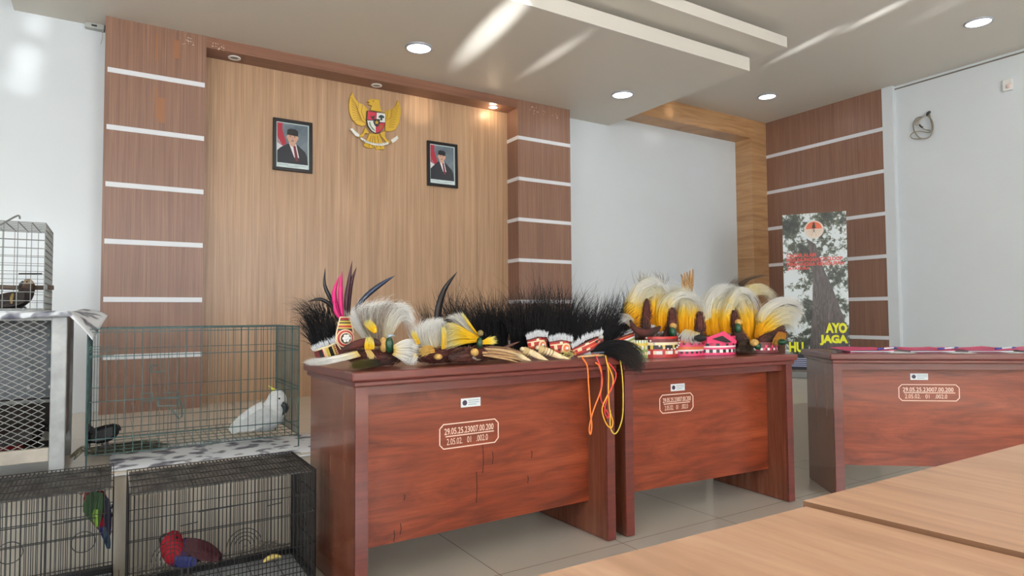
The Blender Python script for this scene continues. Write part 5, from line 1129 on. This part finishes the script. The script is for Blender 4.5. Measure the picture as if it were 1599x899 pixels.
# ---------------------------------------------------------------- yellow plumed crowns on the middle desk
WHTV = ramp_attr('white_veil_strand', [(0, (236, 214, 150)), (.25, (228, 222, 206)), (1, (226, 226, 224))], .75)
def crown(label, px, Y, lobes, core, bandspec=None, throat=None, n=330, beads=None, veil=None):
    t = thing('plumed_crown', label, 'crown', foot_at(px, 553, Y, ZD2), 0, 'plumed crowns on the middle desk')
    for g, cl in lobes: plume('yellow_plume' if cl is YELS else 'white_plume', t, g, Y, n, .0012, cl, .007, .035, .65, K=9, zmin=ZD2, up=2.0)
    for g, cl in lobes: plume('stray_wisps', t, g, Y, 46, .0008, cl, .028, .04, .75, K=9, zmin=ZD2, up=2.2)
    bx0, bx1 = (bandspec[0], bandspec[1]) if bandspec else (px-20, px+20)
    plume('inner_fur', t, [[(bx0+3, 550), (bx0+1, 532), (bx0+2, 508)], [(bx1-3, 550), (bx1-1, 532), (bx1-2, 508)]], Y+.05, 260, .0016, MARS, .006, .03, .6, K=5, zmin=ZD2)
    for g in (veil or []): plume('white_veil', t, g, Y-.02, 210, .0010, WHTV, .009, .035, .5, K=9, zmin=ZD2, up=1.5)
    if core: ruff(t, core, Y-.03, ZD2, 260, .028, MARS, .7); body('skin_body', bpath(core, Y-.03), MAROON, t, .7, zmin=ZD2, n=12, segs=18)
    if bandspec:
        x0, x1, ytop, rows, tilt = bandspec; p0, p1 = foot_at(x0, 550, Y-.05, ZD2), foot_at(x1, 550, Y-.05, ZD2)
        h = (552-ytop)*mpp(p0); c = (p0+p1)/2; R = (p1.x-p0.x)/2*1.08
        band(t, c, R, ZD2, h, rows, 18)
        if beads:
            b = MB()
            for i in range(13):
                u = i/12; a = math.radians(200+140*u); b.ball(c+Vector((R*1.03*math.cos(a), R*.83*math.sin(a)+R*.48-.004, h*(.95-.55*math.sin(PI*u)))), .0050, 8, 5)
            b.build('shell_beads', BEADC[5], t, True)
    if throat: blob('green_throat', t, throat[0], throat[1], Y-.075, 5.5, 8, THROAT); blob('head', t, throat[0]+1, throat[1]-9, Y-.07, 6, 5, NAPE)
    return t
A, B_, P4 = [2, 2, 2, 1], [0], [4]
R_red = [(1.2, [0]), (1.2, [5, 5, 0, 1]), (.6, [0]), (1.4, [2, 2, 3, 2]), (1, [1]), (1.2, [6]), (.8, [0])]
R_grn = [(1, [8]), (1, [5, 3]), (1, [8]), (1.2, [5, 8, 3]), (1, [3]), (1, [5, 8])]
R_pnk = [(1, [4]), (1, [2, 4]), (.7, [5]), (1.2, [7]), (.8, [4]), (1, [6, 4, 4]), (.8, [7]), (.8, [4])]
R_sq = [(1, [4]), (1.3, [5, 2]), (.8, [4]), (.6, [5]), (1, [4, 4, 2]), (.8, [5, 4]), (1.2, [2, 4, 4]), (.8, [4])]
R_pur = [(1, [6]), (.8, [5, 4, 6]), (1, [6, 6, 4]), (1, [6])]
t = crown('leftmost yellow-plumed crown on the middle desk, with a green and cream band', 1006, 2.33,
      [([[(980, 512), (976, 486), (986, 458), (1010, 440), (1034, 446)], [(992, 512), (988, 486), (996, 462), (1014, 448), (1034, 456)], [(1004, 510), (1002, 488), (1006, 468), (1020, 456), (1036, 466)]], YELS),
       ([[(1014, 506), (1012, 480), (1014, 460), (1010, 442), (996, 434)], [(1026, 506), (1026, 476), (1024, 456), (1014, 440), (998, 430)], [(1036, 502), (1042, 474), (1036, 452), (1020, 438), (1002, 430)]], YELS)],
      [(1010, 466, 2), (1010, 480, 6), (1009, 496, 7), (1008, 512, 7), (1012, 522, 8), (1010, 535, 4)], (994, 1016, 524, R_grn, 0), veil=[[[(982, 470), (992, 446), (1014, 436), (1036, 444), (1046, 462)], [(990, 474), (1000, 452), (1018, 444), (1036, 452), (1044, 474)]]])
skin('wing', t, [(984, 500, 2), (992, 514, 5), (1008, 520, 6), (1024, 515, 5), (1031, 510, 2)], 2.24, ZD2)
plume('white_wisps', t, [[(985, 510), (975, 502), (966, 508)], [(990, 500), (978, 490), (970, 492)]], 2.28, 60, .001, WHTS, .004, .02, .5)
plume('upright_wisps', t, [[(994, 446), (992, 432), (996, 424)], [(1026, 446), (1030, 434), (1024, 424)], [(1036, 450), (1042, 436), (1040, 428)]], 2.36, 60, .0009, BRNS, .012, .03, .5)
t = crown('yellow-plumed crown with a red band and an arc of white shells', 1046, 2.3,
      [([[(1028, 516), (1024, 490), (1032, 466), (1052, 452), (1078, 452)], [(1036, 516), (1034, 490), (1040, 472), (1058, 460), (1080, 462)], [(1044, 514), (1043, 492), (1046, 478), (1062, 468), (1084, 474)]], YELS),
       ([[(1060, 520), (1056, 494), (1058, 474), (1052, 456), (1040, 448)], [(1072, 520), (1072, 490), (1070, 470), (1060, 454), (1042, 446)], [(1085, 518), (1092, 494), (1088, 472), (1070, 454), (1050, 444)]], YELS)],
      [(1050, 480, 3), (1050, 492, 7), (1049, 506, 8), (1046, 520, 10), (1040, 532, 9), (1038, 540, 4)], (1015, 1062, 519, R_red, 0), (1050, 518), beads=True, veil=[[[(1040, 474), (1052, 458), (1072, 456), (1092, 470), (1102, 498)], [(1042, 482), (1056, 466), (1074, 466), (1090, 480), (1098, 508)]]])
t = crown('yellow-plumed crown with a narrow pink and orange band, on the middle desk', 1084, 2.3,
      [([[(1078, 522), (1072, 496), (1066, 476), (1050, 462), (1040, 468)], [(1086, 522), (1084, 494), (1084, 474), (1072, 460), (1056, 456)]], YELS),
       ([[(1102, 522), (1096, 498), (1098, 474), (1110, 456), (1132, 446)], [(1112, 524), (1108, 498), (1108, 476), (1118, 460), (1138, 452)], [(1122, 522), (1120, 496), (1120, 478), (1128, 464), (1146, 460)]], YELS)],
      [(1092, 486, 3), (1093, 500, 7), (1093, 514, 8), (1090, 526, 8), (1086, 534, 3)], (1062, 1102, 525, R_pnk, 0), veil=[[[(1098, 500), (1096, 478), (1104, 458), (1124, 446), (1146, 446)], [(1108, 496), (1108, 474), (1118, 460), (1134, 452), (1150, 454)]]])
plume('white_wisps', t, [[(1070, 514), (1062, 524), (1060, 532)], [(1080, 516), (1074, 530), (1076, 538)], [(1092, 520), (1090, 532), (1096, 538)]], 2.2, 160, .001, WHTS, .005, .02, .5)
plates('upright_brown_feathers', t, [[(1064, 462), (1066, 440), (1064, 428)], [(1078, 462), (1080, 440), (1081, 420)]], 5, 2.4, .008, mat('brown_yellow_vane', (150, 112, 66), .65, noise=.3, nscale=30))
blob('dark_cap', t, 1090, 528, 2.2, 13, 6, mat('dark_velvet', (26, 24, 22), .8))
t = crown('yellow-plumed crown with a pink band of white squares, on the middle desk', 1130, 2.27,
      [([[(1128, 520), (1124, 496), (1128, 474), (1140, 456), (1160, 448)], [(1134, 520), (1132, 496), (1136, 476), (1148, 462), (1166, 456)], [(1141, 518), (1140, 496), (1143, 480), (1154, 468), (1172, 466)]], YELS),
       ([[(1162, 532), (1156, 500), (1148, 478), (1138, 462), (1122, 454)], [(1171, 534), (1166, 498), (1158, 474), (1146, 458), (1128, 448)], [(1178, 528), (1180, 494), (1172, 470), (1156, 452), (1136, 444)]], YELS)],
      [(1146, 484, 3), (1147, 496, 6), (1148, 508, 7), (1152, 522, 10), (1160, 536, 12), (1166, 546, 8)], (1102, 1152, 523, R_sq, 0), (1152, 512), veil=[[[(1134, 470), (1146, 452), (1162, 450), (1176, 466), (1182, 492)], [(1140, 476), (1150, 460), (1164, 460), (1174, 476), (1178, 500)]]])
MB().prism([at(x, y, 2.175) for x, y in ((1104, 527), (1131, 517), (1150, 531), (1150, 536), (1104, 536))], (0, .006, 0)).build('slanted_top', BEADC[4], t)
MB().prism([at(x, y, 2.172) for x, y in ((1112, 529), (1128, 524), (1143, 534), (1134, 535))], (0, .002, 0)).build('dark_diamond', BEADC[2], t)
plume('dark_fur', t, [[(1160, 540), (1150, 545), (1146, 552)], [(1172, 540), (1176, 548), (1184, 553)], [(1168, 530), (1158, 534), (1152, 540)]], 2.18, 240, .0013, BRNS, .005, .02, .5, zmin=ZD2)
t = crown('rightmost yellow-plumed crown, its plume sweeping right over a purple band', 1204, 2.22,
      [([[(1182, 530), (1184, 508), (1198, 490), (1222, 478), (1244, 482), (1249, 500)], [(1186, 530), (1190, 512), (1206, 498), (1226, 490), (1240, 498), (1240, 516)], [(1188, 530), (1196, 518), (1212, 508), (1226, 504), (1234, 514), (1232, 526)]], YELS),
       ([[(1184, 500), (1190, 482), (1206, 470), (1226, 464), (1242, 472), (1249, 490)], [(1190, 506), (1198, 488), (1212, 478), (1230, 472), (1244, 482), (1246, 500)]], WHTS)],
      [(1228, 520, 3), (1218, 524, 9), (1204, 530, 12), (1192, 534, 11), (1184, 540, 6)], (1184, 1216, 535, R_pur, 0))
plume('yellow_breast', t, [[(1216, 518), (1210, 528), (1206, 540)], [(1228, 520), (1224, 532), (1216, 540)]], 2.12, 110, .0013, ramp_attr('amber_strand', [(0, (170, 110, 40)), (1, (216, 164, 64))], .7), .004, .01, .5, zmin=ZD2)
blob('green_throat', t, 1220, 534, 2.11, 8, 5, THROAT); blob('green_throat', t, 1183, 540, 2.12, 6, 6, THROAT); blob('head', t, 1178, 535, 2.13, 7, 6, NAPE)
t = thing('bird_of_paradise', 'bird of paradise plume lying high behind the crowns on the middle desk', 'bird skin', foot_at(1170, 545, 2.45, ZD2))
plume('cream_plume', t, [[(1150, 545), (1148, 500), (1156, 462), (1176, 442), (1196, 452), (1206, 470)], [(1164, 545), (1160, 500), (1166, 470), (1182, 456), (1200, 462), (1208, 474)]], 2.45, 360, .0012, ramp_attr('cream_strand', [(0, (226, 190, 90)), (.5, (232, 212, 140)), (1, (232, 226, 208))], .7), .008, .04, .6, zmin=ZD2)
plume('brown_wisps', t, [[(1120, 480), (1128, 456), (1144, 436), (1152, 428)], [(1150, 460), (1170, 436), (1195, 430), (1206, 434)]], 2.47, 110, .0009, BRNS, .008, .03, .5)
skin('body', t, [(1146, 520, 3), (1152, 530, 9), (1162, 540, 11), (1174, 545, 8), (1182, 546, 3)], 2.44, ZD2)
Y = 2.3
t = thing('beaded_headband', 'narrow striped beaded headband leaning at the left end of the middle desk', 'headband', foot_at(975, 552, Y, ZD2))
b = MB(); c = [at(x, y, Y) for x, y in ((958, 531), (990, 519), (992, 536), (964, 550))]
for a0, a1, mi_ in ((0, .2, 3), (.2, .38, 1), (.38, .55, 8), (.55, .7, 5), (.7, .85, 0), (.85, 1, 7)):
    q = [c[3].lerp(c[0], a0), c[2].lerp(c[1], a0), c[2].lerp(c[1], a1), c[3].lerp(c[0], a1)]
    b.prism(q, (0, .004, 0), mi_)
b.build('band', BEADC, t)
MB().tube([c[0], c[1]], .004, 6).build('band_edge', BEADC[6], t)
MB().tube([Vector((*c[3].xy, ZD2)), c[3]], .003, 5).build('tie', BEADC[2], t)
